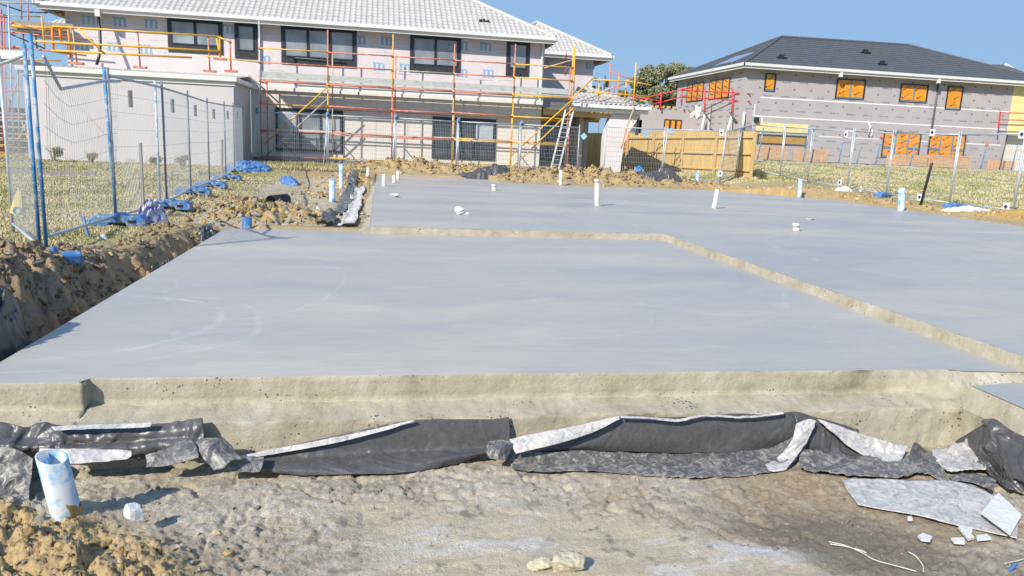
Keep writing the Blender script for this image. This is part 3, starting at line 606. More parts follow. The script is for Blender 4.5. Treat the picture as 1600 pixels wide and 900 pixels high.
# formed edges
mb = MB()
def crumb(s, a=.006, b=.003):
    def f(u, v, p): return Vector((0, -1, 0))*((a*n2d(p.x*5, p.z*9+p.y*3, s)+b*n2d(p.x*30, p.z*40+p.y*30, s+1)+.012*max(0, n2d(p.x*12, p.z*16, s+2)-.22))*2)+Vector((0, 0, (b*1.2*n2d(p.x*17, p.y*9, s+3))))
    return f
def lead(s):   # keep the top row on the slab edge
    g = crumb(s)
    def f(u, v, p):
        d = g(u, v, p); return d*min(1, v*6) if v < .99 else d
    return f
ftop = lambda x: (4.37 if x > -1.6 else 4.298)+.006*n1d(x*3, 5)+.004*n1d(x*14, 6)
segs = [(GX0, -1.6, 4.298), (-1.6, 3.87, 4.37)]
for x0, x1, yy in segs:
    nu = int((x1-x0)/.018); k0 = len(mb.v)
    prof = [(0, 0.0), (-.004, -.006), (0, -.04), (0, -.08), (0, -.12), (.006, -.152), (-.006, -.158)]
    yl = 4.139
    n_l = 5
    full = [(yy+a, b) for a, b in prof]+[(yy-.012+(yl-yy+.012)*t, -.160-.030*t) for t in (.06, .3, .55, .8, .99)]+[(yl-.001, -.198), (yl, -.21), (yl, -.25), (yl+.003, -.30), (yl, -.36), (yl, -.45), (yl, -.6)]
    w_ = nu+1; rows_ = {}
    for ja, jb in ((0, 6), (6, 11), (11, len(full)-1)):
        for j in range(ja, jb+1):
            py, pz = full[j]; rows_[(ja, j)] = len(mb.v)
            for i in range(nu+1):
                x = x0+(x1-x0)*i/nu
                if j == 0: mb.v.append((x, ftop(x-1e-4 if x0 < -1.7 else x+1e-4), 0)); continue
                dy = .012*n2d(x*3, pz*8+py*5, 201)+.014*n2d(x*22, pz*34+py*30, 202); dz = 0
                if 6 <= j <= 11: dz = .022*n2d(x*7, py*14, 203)+.020*n2d(x*30, py*44, 204)
                if j >= 11: dy += .025*n2d(x*2.2, pz*3, 207)+.016*n2d(x*9, pz*8, 208)
                if j == 11: dy += .018*n2d(x*12, 3.3, 206)
                if j == 6: dz += .012*n2d(x*16, 9.3, 205)
                cx = 3.75-x
                if cx < .7: kk = max(0, min(1, (.7-cx)/.5)); dy += kk*.06*n2d(x*9, pz*12, 209); dz += kk*.04*n2d(x*8, py*14, 210)
                tt = float(ss(3.30, 3.84, np.float64(x)))
                if 1 <= j <= 10: q_ = j/11; py_ = py*(1-tt)+tt*(yy-.02+(yl-yy+.02)*q_**.8); pz_ = pz*(1-tt)+tt*(-.198*q_**1.1)
                else: py_, pz_ = py, pz
                mb.v.append((x, py_+dy, pz_+dz))
    for ja, jb in ((0, 6), (6, 11), (11, len(full)-1)):
        for j in range(ja, jb):
            A_r = rows_[(ja, j)]; B_r = rows_[(ja, j+1)]
            if x0 > -1.7: mb.f.append((prev_[(ja, j)], prev_[(ja, j+1)], B_r, A_r))
            for i in range(nu): mb.f.append((B_r+i, B_r+i+1, A_r+i+1, A_r+i))
    prev_ = {k_: v_+nu for k_, v_ in rows_.items()}
# little return where the left end stands proud
part('front_footing', mb, MATS['slab_edge'], slab, True)
# rough shoulder at the right end between garage and porch
mb = MB()
rough_grid(mb, (3.83, 4.355, -.003), (4.42, 4.29, -.003), (3.82, 4.135, -.185), (4.40, 4.17, -.06), 60, 26, lambda u, v, p: Vector((0, .02*n2d(p.x*8, p.z*20, 232), .035*n2d(p.x*9, p.y*11, 230)+.02*n2d(p.x*28, p.y*30, 231)))*min(1, v*8))
part('rough_shoulder', mb, MATS['slab_edge'], slab, True)
# porch left side
mb = MB()
rough_grid(mb, (3.90, 4.17, -.05), (3.86, 2.8, -.05), (3.80, 4.15, -.19), (3.76, 2.8, -.19), 60, 8, lambda u, v, p: Vector((-.03*n2d(p.y*6, p.z*12, 240)-.02*n2d(p.y*24, p.z*20, 241), 0, .01*n2d(p.y*20, 3, 243)))*min(1, v*4))
rough_grid(mb, (3.80, 4.15, -.19), (3.76, 2.8, -.19), (3.78, 4.15, -.6), (3.72, 2.8, -.6), 60, 12, lambda u, v, p: Vector((-.05*n2d(p.y*5, p.z*9, 244)-.02*n2d(p.y*20, p.z*20, 245), 0, 0))*min(1, v*4))
rough_grid(mb, (3.86, 2.8, -.05), (9, 2.8, -.05), (3.72, 2.78, -.6), (9, 2.78, -.6), 60, 8, lambda u, v, p: Vector((0, -.02*n2d(p.x*6, p.z*12, 246), 0))*min(1, v*4)*min(1, u*8))
part('porch_edge', mb, MATS['slab_edge'], slab, True)
# step between garage and house slab
mb = MB()
st = lambda s: (lambda u, v, p: Vector((-.012*n2d(p.y*6, p.z*20, s)-.012*n2d(p.y*28, p.z*40, s+1), -.012*n2d(p.x*6, p.z*20, s+2)-.010*n2d(p.x*28, p.z*40, s+3), .006*n2d(p.x*20, p.y*20, s+4))))
rough_grid(mb, (-.13, 11.15, .1), (4.42, 11.15, .1), (-.13, 11.13, -.02), (4.40, 11.13, -.02), 200, 5, st(250))
rough_grid(mb, (4.42, 11.15, .1), (4.42, 4.24, .1), (4.395, 11.13, -.02), (4.385, 4.22, -.08), 320, 5, st(260))
rough_grid(mb, (4.42, 4.24, .1), (13.8, 4.24, .1), (4.42, 4.215, -.6), (13.8, 4.215, -.6), 100, 6, st(268))
rough_grid(mb, (-.13, 26.9, .1), (-.13, 11.15, .1), (-.30, 26.9, .02), (-.30, 11.15, .02), 200, 3, lambda u, v, p: Vector((.03*n2d(p.y*3, 0, 270), 0, .01*n2d(p.y*9, p.x*9, 271))))
rough_grid(mb, (-.30, 26.9, .02), (-.30, 11.15, .02), (-.42, 26.9, -.45), (-.42, 11.15, -.45), 200, 3, lambda u, v, p: Vector((.04*n2d(p.y*3, 0, 270), 0, .01*n2d(p.y*9, p.x*9, 271))))
mb.quad((-.13, 11.14, .1), (-.30, 11.14, .02), (-.42, 11.14, -.45), (-.13, 11.14, -.45))
part('step_edge', mb, MATS['slab_edge'], slab, True)
mb = MB()
hp_ = HOUSE[1:9]
for (a, b) in zip(hp_[:-1], hp_[1:]): mb.quad((a[0], a[1], .1), (b[0], b[1], .1), (b[0], b[1], -.5), (a[0], a[1], -.5))
part('outer_edge', mb, MATS['slab_edge'], slab)

# ================================================================== left house
H1 = thing('house', 'two storey house in pink white printed wall wrap with pale tiled roof behind scaffolding', 'house', (-2.0, 31.0, .1))
def letter_m(mb, cx, cz, w_, h_, Y, th=.004):
    """slab-serif lower case m as thin flat print"""
    s = w_/11.0; x0 = cx-w_/2; z0 = cz-h_/2; q = h_/7.0
    def b(a, c, d, e): mb.box(x0+a*s, x0+c*s, Y-th, Y, z0+d*q, z0+e*q)
    for a in (.8, 4.7, 8.6): b(a, a+1.9, 0.8, 5.6)
    for a in (.3, 4.2, 8.1): b(a, a+2.9, 0, .8)
    b(0, 1, 5.9, 6.9); b(1, 2.5, 5.6, 6.9); 
    for a in (2.5, 6.4): b(a, a+1.0, 5.4, 6.4); b(a+1.0, a+2.4, 5.9, 7.0); 
    b(4.9, 6.4, 5.6, 6.4); b(8.8, 10.3, 5.6, 6.3)
def fine_text(mb, cx, cz, L, h, Y, seed, th=.003):
    r = random.Random(seed); x = cx-L/2
    while x < cx+L/2:
        ww = r.uniform(.35, .9)*h; mb.box(x, x+ww, Y-th, Y, cz-h/2, cz+h/2*r.choice((.4, .4, 1.0))); x += ww+h*.28
        if r.random() < .14: x += h*.7
# upper wall with openings left behind the window units (boxes stand 30 mm proud)
W1 = 31.0
mb = MB(); mb.box(-11.3, 6.55, W1, W1+.25, 3.05, 5.46); mb.box(6.3, 6.55, W1+.25, 35.5, 3.05, 5.46); mb.box(-11.3, -11.05, W1+.25, 41, .1, 5.46)
wallmb = mb
mb = MB(); mb.box(6.55, 9.85, 35.4, 35.6, 2.9, 5.46); mb.box(9.65, 9.85, 35.6, 41, .3, 5.46); wingmb = mb
mb = MB()
xs = [-4.9, -3.95, -2.7, -1.4, -.15, 1.1, 2.1, 3.35, 4.75, 5.9, 6.55]
for a, b in zip(xs[:-1], xs[1:]): mb.box(a+.006, b-.006, W1+.03, W1+.22, .42, 3.02)
mb.box(-4.9, 6.55, W1+.05, W1+.24, .0, 3.05)
part('lower_wall', mb, M['panel'], H1)
mb = MB(); mb.box(-4.88, 6.55, W1-.03, W1+.02, .05, .42); part('damp_course', mb, M['purple'], H1)
mb = MB(); mb.box(-4.9, 6.56, W1-.10, W1-.003, 2.98, 3.12); mb.box(-4.9, 6.56, W1-.05, W1-.002, 3.12, 3.34); part('floor_band', mb, M['trim'], H1)
mb = MB(); tx = MB()
rows1 = [(138, 31), (187, 34), (236, 37), (355, 45), (562, 62), (604, 64), (722, 71), (759, 73)]
rows2 = [(128, 71), (178, 73), (228, 77), (413, 93), (592, 104), (633, 106), (722, 114), (763, 115)]
for i, (px, py) in enumerate(rows1+rows2):
    p = at(px, py, Y=W1); letter_m(mb, p.x, p.z, .48, .33, W1)
    if px < 260 or px > 540: fine_text(tx, p.x, p.z-.25, .5, .045, W1, i); fine_text(tx, p.x+.68, p.z-.06, .55, .04, W1, i+50); fine_text(tx, p.x+.68, p.z-.22, .55, .04, W1, i+90)
wm = MB()
for i, (px, py) in enumerate([(850, 100), (886, 101), (922, 103)]):
    p = at(px, py, Y=35.4); letter_m(wm, p.x, p.z, .46, .27, 35.4)
for px, py in [(150, 58), (197, 60), (245, 63), (420, 52), (430, 110), (600, 82), (650, 130)]:
    p = at(px, py, Y=W1); fine_text(tx, p.x, p.z, .6, .04, W1, px)
part('upper_wall', wallmb, M['wrap'], H1, extra=((mb, M['wrapblue']), (tx, M['wrapink']))); part('side_wing_wall', wingmb, M['wrap'], H1, extra=((wm, M['wrapblue']),))

def window(parent, px0, px1, py0, py1, Y, panes, wrap=True, depth=.06, glass=None, sill=.28, proud=.035, framemat=None):
    """opening given by its photo corners on the wall plane Y: outer frame, panes with stiles"""
    a = at(px0, py0, Y=Y); b = at(px1, py1, Y=Y); x0, x1, z1, z0 = a.x, b.x, a.z, b.z
    f = MB(); t = .11 if wrap else .05
    yy = Y-proud
    f.box(x0, x0+t, yy, Y-.002, z0, z1); f.box(x1-t, x1, yy, Y-.002, z0, z1); f.box(x0+t, x1-t, yy, Y-.002, z1-.06, z1); f.box(x0+t, x1-t, yy, Y-.002, z0, z0+(sill if wrap else .06))
    w = part('window', f, M['blackwrap'] if wrap else (framemat or M['blackframe']), parent)
    zi0 = z0+(sill if wrap else .06); zi1 = z1-.06; xi0 = x0+t; xi1 = x1-t; g = MB(); fr = MB(); cuts = [xi0+(xi1-xi0)*c for c in panes]
    for c0, c1 in zip(cuts[:-1], cuts[1:]):
        fr.box(c0+.003, c0+.05, yy-.02, Y-.002, zi0, zi1); fr.box(c1-.05, c1-.003, yy-.02, Y-.002, zi0, zi1); fr.box(c0+.05, c1-.05, yy-.02, Y-.002, zi0, zi0+.05); fr.box(c0+.05, c1-.05, yy-.02, Y-.002, zi1-.05, zi1)
        g.box(c0+.05, c1-.05, yy+.008, Y-.002, zi0+.05, zi1-.05)
    part('frame', fr, M['blackframe'], w); part('pane', g, glass or M['glass'], w)
    return w, (x0, x1, z0, z1)
window(H1, 261, 349, 28, 86, W1, (0, .5, 1)); window(H1, 366, 403, 36, 93, W1, (0, 1)); window(H1, 439, 557, 40, 107, W1, (0, .34, .66, 1))
window(H1, 641, 719, 55, 117, W1, (0, .5, 1)); window(H1, 792, 826, 65, 120, W1, (0, 1))
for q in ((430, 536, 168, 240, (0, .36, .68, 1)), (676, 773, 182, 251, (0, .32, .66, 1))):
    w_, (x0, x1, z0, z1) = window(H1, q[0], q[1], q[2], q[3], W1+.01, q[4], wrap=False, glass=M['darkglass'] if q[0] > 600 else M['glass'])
    m2 = MB(); m2.box(x0+.05, x1-.05, W1-.055, W1-.03, (z0+z1)/2-.09, (z0+z1)/2+.03); part('transom', m2, M['trim'], w_); m3 = MB(); c_ = x0+.05+(x1-x0-.1)*(.68 if q[0] < 600 else .66); m3.box(c_+.06, x1-.12, W1-.034, W1-.028, (z0+z1)/2+.05, z1-.14); bm_ = mat('pale_blue_reflection', (.40, .44, .47), .3, .12, 3); part('pane_reflection', MB().box(x0+.12, x0+.05+(x1-x0-.1)*.30, W1-.034, W1-.028, (z0+z1)/2+.05, z1-.14), bm_, w_) if q[0] < 600 else None; part('pane_reflection', m3, bm_, w_)  # thin pale plates added to imitate bright reflections in the upper panes
# roof: real tile courses, trimmed to each roof face
def tile_face(mb, poly, wave=True, cw=.21, ch=.31):
    """poly: roof-face corners in order, first edge along the eave"""
    P0 = Vector(poly[0]); e = (Vector(poly[1])-P0).normalized(); n = (Vector(poly[1])-P0).cross(Vector(poly[2])-P0).normalized()
    if n.z < 0: n = -n
    v = n.cross(e).normalized()
    if v.z < 0: v = -v
    uv = [((Vector(p)-P0).dot(e), (Vector(p)-P0).dot(v)) for p in poly]
    u0 = min(p[0] for p in uv); u1 = max(p[0] for p in uv); v1 = max(p[1] for p in uv)
    bm = bmesh.new(); prof = [(0, .0), (.15, .016), (.35, .024), (.5, .016), (.62, .0), (.85, -.004)] if wave else [(0, 0), (.05, .006), (.95, .006)]
    us = []; k = 0; u = u0
    while u < u1+cw:
        for f, h in prof: us.append((u+f*cw, h))
        u += cw
    nv = int(v1/ch)+2
    for j in range(nv):
        va = j*ch-.03; vb = (j+1)*ch; lift = .02 if wave else .022
        A = [bm.verts.new(P0+e*uu+v*va+n*(h+lift)) for uu, h in us]; B = [bm.verts.new(P0+e*uu+v*vb+n*h) for uu, h in us]
        Cc = [bm.verts.new(P0+e*uu+v*va+n*(h-.01)) for uu, h in us]
        for i in range(len(us)-1):
            bm.faces.new((A[i], A[i+1], B[i+1], B[i])); bm.faces.new((Cc[i], Cc[i+1], A[i+1], A[i]))
    cen = sum((Vector(p) for p in poly), Vector())/len(poly)
    for i in range(len(poly)):
        a = Vector(poly[i]); b = Vector(poly[(i+1) % len(poly)]); d = (b-a).cross(n).normalized()
        if (cen-a).dot(d) > 0: d = -d
        bmesh.ops.bisect_plane(bm, geom=bm.verts[:]+bm.edges[:]+bm.faces[:], plane_co=a+(d*.03 if i == 0 else Vector()), plane_no=d, clear_outer=True)
    k = len(mb.v); bm.verts.index_update(); mb.v += [tuple(x.co) for x in bm.verts]; mb.f += [tuple(k+x.index for x in f.verts) for f in bm.faces]; bm.free()
def ridge(mb, a, b, r=.09):
    mb.tube([Vector(a)+Vector((0, 0, .03)), Vector(b)+Vector((0, 0, .03))], r, 8)
S = .56
def hip_roof(x0, x1, y0, y1, z, s, S=.56, parent=None, wave=True, tm=None, name='roof', skip=(), cw=.21):
    mb = MB(); hw = min(x1-x0, y1-y0)/2
    A, B, C_, D = (x0, y0, z), (x1, y0, z), (x1, y1, z), (x0, y1, z)
    if x1-x0 >= y1-y0: E1, E2 = (x0+hw, y0+hw, z+hw*S), (x1-hw, y0+hw, z+hw*S); faces = [(A, B, E2, E1), (B, C_, E2), (C_, D, E1, E2), (D, A, E1)]
    else: E1, E2 = (x0+hw, y0+hw, z+hw*S), (x0+hw, y1-hw, z+hw*S); faces = [(A, B, E1), (B, C_, E2, E1), (C_, D, E2), (D, A, E1, E2)]
    for i, f in enumerate(faces):
        if i not in skip: tile_face(mb, f, wave, cw)
    r = part(name, mb, tm, parent)
    c = MB(); ridge(c, E1, E2)
    for p in (A, D): ridge(c, p, E1 if x1-x0 >= y1-y0 or p is A else E2)
    for p in (B, C_): ridge(c, p, E2 if x1-x0 >= y1-y0 or p is C_ else E1)
    part('ridge_cap', c, tm, r)
    return r
def eaves(x0, x1, y0, y1, z, parent, sm=.55, sides=('f', 'l', 'r')):
    g = MB()
    if 'f' in sides: g.box(x0-.06, x1+.06, y0-.11, y0-.01, z-.10, z+.03); g.box(x0, x1, y0-.01, y0+.02, z-.22, z-.02)
    if 'r' in sides: g.box(x1+.01, x1+.11, y0-.11, y1, z-.10, z+.03); g.box(x1-.02, x1+.01, y0, y1, z-.22, z-.02)
    if 'l' in sides: g.box(x0-.11, x0-.01, y0-.11, y1, z-.10, z+.03); g.box(x0-.01, x0+.02, y0, y1, z-.22, z-.02)
    part('gutter', g, M['trim'], parent, bevel=.012)
    s = MB()
    if 'f' in sides:
        x = x0+.1
        while x < x1: s.box(x, x+.045, y0+.02, y0+sm, z-.14, z-.02); x += .6
    for side, xx in (('l', x0), ('r', x1)):
        if side in sides:
            y = y0+.3
            while y < y1: s.box(min(xx, xx+(sm if side == 'l' else -sm)), max(xx, xx+(sm if side == 'l' else -sm)), y, y+.045, z-.14, z-.02); y += .6
    s.box(x0+.03, x1-.03, y0+.03, y1-.03, z-.02, z-.003); part('sarking', s, M['soffit'], parent)
hip_roof(-12.0, 6.85, 30.45, 41.6, 5.55, 1, .56, H1, True, M['tile'], skip=(2,)); eaves(-12.0, 6.85, 30.45, 41.6, 5.55, H1)
hip_roof(4.5, 10.5, 34.75, 41.8, 5.52, 1, .56, H1, True, M['tile'], 'wing_roof', skip=(2, 3)); eaves(4.5, 10.5, 34.75, 41.8, 5.52, H1, sides=('f', 'r'))
# damaged tile seen on the roof
mb = MB(); p = Vector((5.0-.75, 31.95, 5.55+1.5*.56)); mb.box(3.9, 4.02, 31.4, 31.6, 6.10, 6.22).box(4.06, 4.14, 31.45, 31.6, 6.12, 6.25).box(4.18, 4.30, 31.4, 31.6, 6.09, 6.20); part('broken_tile', mb, M['black'], H1)
# flashing vent, downpipes
for px, py0, py1 in ((405, 37, 108),):
    mb = MB(); a = at(px, py0, Y=W1-.06); b = at(px+4, py1, Y=W1-.06); mb.tube([(a.x, W1-.06, a.z), (a.x, W1-.06, b.z)], .045, 10); mb.box(a.x-.07, a.x+.07, W1-.14, W1-.01, a.z-.05, a.z+.18); part('downpipe', mb, M['trim'], H1)
mb = MB(); a = at(831, 63, Y=W1-.06); mb.tube([(6.45, W1-.06, 5.4), (6.45, W1-.06, 3.1)], .045, 10); mb.box(6.38, 6.52, W1-.14, W1-.01, 5.36, 5.58); part('downpipe', mb, M['trim'], H1)
mb = MB(); c = at(153, 18, Y=30.5); mb.tube([at(153, 22, Y=30.6), at(156, 45, Y=30.5), at(157, 70, Y=30.3), at(155, 88, Y=30.2), at(151, 101, Y=30.1)], .05, 10); part('drain_hose', mb, M['hose'], H1, True)
mb = MB(); a = at(153, 17, Y=30.45); mb.box(a.x-.09, a.x+.09, 30.36, 30.55, a.z-.2, a.z+.06); part('rain_head', mb, M['trim'], H1, bevel=.02)
# rear small roof seen beyond the left eave
mb = MB(); tile_face(mb, [(-15.2, 38, 5.5), (-11.4, 38, 5.5), (-11.4, 40.5, 6.9), (-13.2, 40.5, 6.9)]); part('rear_roof', mb, M['tile'], H1)
mb = MB(); mb.box(-15.3, -11.3, 37.9, 38.0, 5.36, 5.50); part('rear_gutter', mb, M['trim'], H1)
mb = MB(); mb.box(-12.6, -11.3, 38.5, 38.7, 3, 5.4); part('rear_wall', mb, M['panel'], H1)
# garage wing on the left
WY = 27.6
mb = MB(); mb.box(-11.45, -4.92, WY, WY+.2, .0, 3.0); mb.box(-5.12, -4.92, WY+.2, W1+.02, .0, 3.0); mb.box(-11.45, -11.25, WY+.2, 36, 0, 3.0); part('garage_wall', mb, M['wingwall'], H1)
mb = MB(); mb.box(-11.55, -4.82, WY-.10, W1-.005, 3.0, 3.03); mb.box(-11.6, -4.78, WY-.16, WY-.08, 3.02, 3.17); mb.box(-4.86, -4.78, WY-.08, W1-.01, 3.02, 3.17); mb.box(-11.5, -4.86, WY-.05, WY-.003, 2.88, 3.0); part('garage_capping', mb, M['trim'], H1, bevel=.01)
mb = MB(); tile_face(mb, [(-11.5, WY-.05, 3.1), (-4.9, WY-.05, 3.1), (-4.9, W1-.02, 3.42), (-11.5, W1-.02, 3.42)]); part('garage_roof', mb, M['tile'], H1)
# portico: beams, pier and unfinished tiled roof
mb = MB(); tile_face(mb, [(7.6, 30.6, 3.12), (11.0, 30.6, 3.12), (9.0, 33.2, 4.0), (8.6, 33.2, 4.0)]); tile_face(mb, [(11.0, 36.0, 3.12), (11.0, 30.6, 3.12), (9.0, 33.2, 4.0), (9.0, 34.6, 4.0)])
part('portico_roof', mb, M['tile'], H1)
mb = MB(); mb.box(6.8, 11.1, 30.44, 30.58, 2.96, 3.10); mb.box(11.02, 11.14, 30.6, 36, 2.96, 3.10); mb.box(6.8, 11.0, 30.6, 30.66, 2.80, 2.95); part('portico_gutter', mb, M['trim'], H1, bevel=.01)
mb = MB(); mb.box(6.62, 9.95, 30.9, 31.1, 2.58, 2.86); mb.box(8.9, 9.1, 31.1, 35.2, 2.5, 2.8); mb.box(9.1, 9.6, 33, 33.1, 2.45, 2.6); part('portico_beam', mb, M['timber_h'], H1)
mb = MB(); mb.box(6.66, 10.9, 31.12, 35.3, 2.86, 2.90); part('portico_ceiling', mb, M['soffit'], H1)
pt = [at(*q, Y=30.85) for q in ((957, 176), (1003, 176), (986, 202), (975, 225), (968, 274), (941, 274), (944, 215), (950, 192))]
mb = MB(); mb.prism([(p.x, p.z) for p in pt], 30.85, 31.25); part('portico_pier', mb, mat('white_pier_wrap', (.66, .62, .61), .7, .05, 2), H1)
a = at(996, 176, Y=31.3); b = at(994, 207, Y=31.3); c = at(971, 200, Y=31.3)
mb = MB(); mb.box(c.x+.2, a.x+.0, 31.3, 31.5, b.z, a.z+.02); part('portico_return', mb, M['wingwall'], H1)
mb = MB(); mb.box(a.x+.02, a.x+.12, 31.3, 31.5, b.z-.1, a.z+.05); part('steel_post', mb, M['darksteel'], H1)
mb = MB(); mb.box(6.55, 8.9, 35.2, 35.4, .2, 2.9); mb.box(8.7, 8.9, 33.0, 35.2, .2, 2.9); part('porch_wall', mb, M['panel'], H1)
window(H1, 826, 884, 194, 252, 35.2, (0, .5, 1), wrap=False, glass=M['darkglass'])

# ================================================================== scaffolding
def V3(x, y, z): return (x, y, z)
SC1 = thing('scaffold', 'tall yellow and faded red tube scaffold across the pink white house front', 'scaffold', (1.5, 30.1, .15))
SY, SB = 29.8, 30.62
stx = [-4.36, -1.93, .46, 2.79, 5.14, 7.45]
def tube(a, b, r=.026, n=8): m_ = MB(); m_.tube([a, b], r, n); return m_
tops = [(5.35, 'galv', 2.6, 'red'), (5.2, 'red', 3.2, 'yellow'), (5.2, 'yellow', 3.0, 'red'), (5.0, 'red', 3.0, 'pale'), (5.15, 'red', 3.1, 'yellow'), (5.2, 'yellow', 2.9, 'red')]
def coupler(p): m_ = MB(); m_.tube([(p[0], p[1], p[2]-.05), (p[0], p[1], p[2]+.05)], .052, 8); return m_
for x, (zt, c1, zm, c2) in zip(stx, tops):
    s1 = part('standard', tube((x, SY, .18), (x, SY, zm)), M[c2], SC1, True); part('standard', tube((x, SY, zm), (x, SY, zt)), M[c1], SC1, True)
    for z in (.5, 1.45, 2.45, 3.25, 3.9, 4.4): part('coupler', coupler((x, SY, z)), M[c2], s1, True)
    k = MB(); k.box(x-.08, x+.08, SY-.08, SY+.08, .15, .175); part('base_plate', k, M['galv'], s1)
for i, x in enumerate(stx):
    part('standard', tube((x+.12, SB, .2), (x+.12, SB, (3.3 if i in (0, 3) else 4.5))), M[('red', 'pale', 'red', 'yellow', 'yellow', 'red')[i]], SC1, True)
lc = {.5: ['red', 'yellow', 'yellow', 'yellow', 'pale'], 1.45: ['red', 'red', 'red', 'yellow', 'yellow'], 2.42: ['yellow', 'red', 'red', 'red', 'yellow'], 3.9: ['red', 'red', 'pale', 'red', 'yellow'], 4.4: ['yellow', 'red', 'red', 'red', 'yellow']}
for z, cs in lc.items():
    for i, c in enumerate(cs):
        if z > 3.5: part('guard_rail', tube((stx[i], SY-.05, z), (stx[i+1], SY-.05, z+.01), .024), M[c], SC1, True)
        else: part('ledger', tube((stx[i], SY-.05, z+(.03 if i % 2 else 0)), (stx[i+1], SY-.05, z), .026), M[c], SC1, True)
for z in (1.45, 2.42):
    for i in range(1, 5): part('ledger', tube((stx[i]+.12, SB+.05, z-.05), (stx[i+1]+.12, SB+.05, z-.05), .022), M['red' if i < 3 else 'yellow'], SC1, True)
for i, x in enumerate(stx):
    for z in (1.4, 3.2): part('transom', tube((x, SY, z), (x+.12, SB, z), .022), M['yellow' if i % 2 else 'red'], SC1, True)
for a, b in zip(stx[:-1], stx[1:]):
    ccc = 'red' if a < 5 else 'yellow'
    m_ = MB(); m_.tube([(a, SY, 3.24), (b, SY, 3.24)], .035, 8); part('ledger', m_, M[ccc], SC1, True)
    for j in range(3):
        m_ = MB(); m_.box(a+.03, b-.03, SY+.02+j*.24, SY+.24+j*.24, 3.29, 3.335); part('plank', m_, M['plank'], SC1)
    m_ = MB(); m_.box(a+.03, b-.03, SY+.028, SY+.045, 3.37, 3.58); part('toe_board', m_, M['plank'], SC1)
part('brace', tube((stx[1], SY-.1, 3.15), (at(412, 226, Y=SY-.1))), M['yellow'], SC1, True); part('brace', tube((stx[1]-.02, SY-.16, 2.7), (at(416, 243, Y=SY-.16))), M['pale'], SC1, True)
part('brace', tube(at(895, 155, Y=SY-.1), at(799, 243, Y=SY-.1)), M['yellow'], SC1, True); part('brace', tube(at(897, 168, Y=SY-.16), at(801, 261, Y=SY-.16)), M['yellow'], SC1, True)
part('brace', tube(at(893, 154, Y=SY-.1), at(926, 123, Y=SY+.6), .028), M['yellow'], SC1, True)
part('brace', tube(at(388, 117, Y=SY), at(435, 160, Y=SB+.2), .03), M['pale'], SC1, True)
part('rail_clamp', tube(at(458, 90, Y=W1-.1), at(540, 97, Y=W1-.1), .02).add(tube(at(458, 90, Y=W1-.1), at(458, 98, Y=W1-.1), .02)), M['darksteel'], SC1, True)
part('tie_bracket', tube(at(504, 181, Y=W1-.1), at(533, 182, Y=W1-.1), .03).add(tube(at(520, 172, Y=W1-.12), at(520, 205, Y=W1-.12), .02)), M['darksteel'], SC1, True)
# ladder
LD = thing('ladder', 'aluminium extension ladder leaning on the right end of the scaffold', 'ladder', tuple(at(868, 264, Y=29.2)))
for s_ in (-.16, .16):
    a = at(867, 264, Y=29.15)+Vector((s_, 0, 0)); b = at(890, 172, Y=29.7)+Vector((s_, 0, 0)); m_ = MB(); m_.bar(a, b, .07, .03); part('stile', m_, M['alu'], LD)
for i in range(1, 13):
    m_ = MB(); t = i/13; a = at(867, 264, Y=29.15).lerp(at(890, 172, Y=29.7), t); m_.tube([a+Vector((-.16, 0, 0)), a+Vector((.16, 0, 0))], .016, 6); part('rung', m_, M['alu'], LD)

# guard rail on the garage roof
GR = thing('roof_guard_rail', 'yellow guard rail with orange end frame standing on the garage roof', 'guard rail', (-8, WY+.2, 3.15))
GY = WY+.1
posts = [((113, 42), (120, 99), 'pale'), ((215, 50), (219, 105), 'red'), ((325, 55), (328, 111), 'red'), ((343, 58), (344, 92), 'yellow'), ((359, 62), (361, 111), 'red')]
for a, b, c in posts:
    p_ = part('post', tube(at(*a, Y=GY), at(*b, Y=GY), .028), M[c], GR, True); q = at(*b, Y=GY); k = MB(); k.box(q.x-.2, q.x+.2, GY-.1, GY+.1, q.z-.04, q.z+.03); part('foot_clamp', k, M['red'], p_)
for a, b, r in (((82, 41), (345, 57), .028), ((48, 64), (344, 80), .034), ((80, 79), (300, 90), .034), ((322, 88), (412, 98), .02), ((340, 57), (362, 67), .026)):
    part('rail', tube(at(*a, Y=GY-.05), at(*b, Y=GY-.05), r), M['yellow'], GR, True)
part('brace', tube(at(122, 44, Y=GY-.1), at(164, 85, Y=GY-.1), .03), M['yellow'], GR, True); part('brace', tube(at(338, 57, Y=GY), at(345, 94, Y=GY), .03), M['yellow'], GR, True)
of = MB()
for a, b in (((81, 40), (84, 82)), ((93, 45), (96, 64)), ((107, 45), (110, 90)), ((80, 42), (107, 45)), ((83, 66), (109, 69)), ((83, 80), (110, 84))): of.tube([at(*a, Y=GY), at(*b, Y=GY)], .04, 8)
part('end_frame', of, M['orange'], GR, True)
# side scaffold at the left
S2 = thing('scaffold', 'tangled red and grey tube scaffold tower at the left end of the house', 'scaffold', (-14.5, 30, .1))
def st2(pxa, pya, pxb, pyb, Y, c, r=.028, nm='standard'): part(nm, tube(at(pxa, pya, Y=Y), at(pxb, pyb, Y=Y), r), M[c], S2, True)
for q in ((13, 5, 22, 245, 29.6, 'galv'), (32, -8, 34, 30, 31.4, 'red'), (42, -20, 47, 80, 30.8, 'red'), (2, 15, 6, 240, 31.4, 'brightred'), (6, 25, 12, 240, 32.2, 'red'), (65, 24, 70, 75, 29.6, 'yellow'), (54, 36, 58, 76, 31.4, 'darksteel'), (36, 52, 38, 80, 31.4, 'darksteel'), (28, 100, 30, 240, 31.4, 'pale'), (42, 110, 44, 235, 33, 'pale'), (-14, 5, -8, 240, 30.6, 'red'), (-30, 5, -24, 240, 29.6, 'galv')): st2(*q)
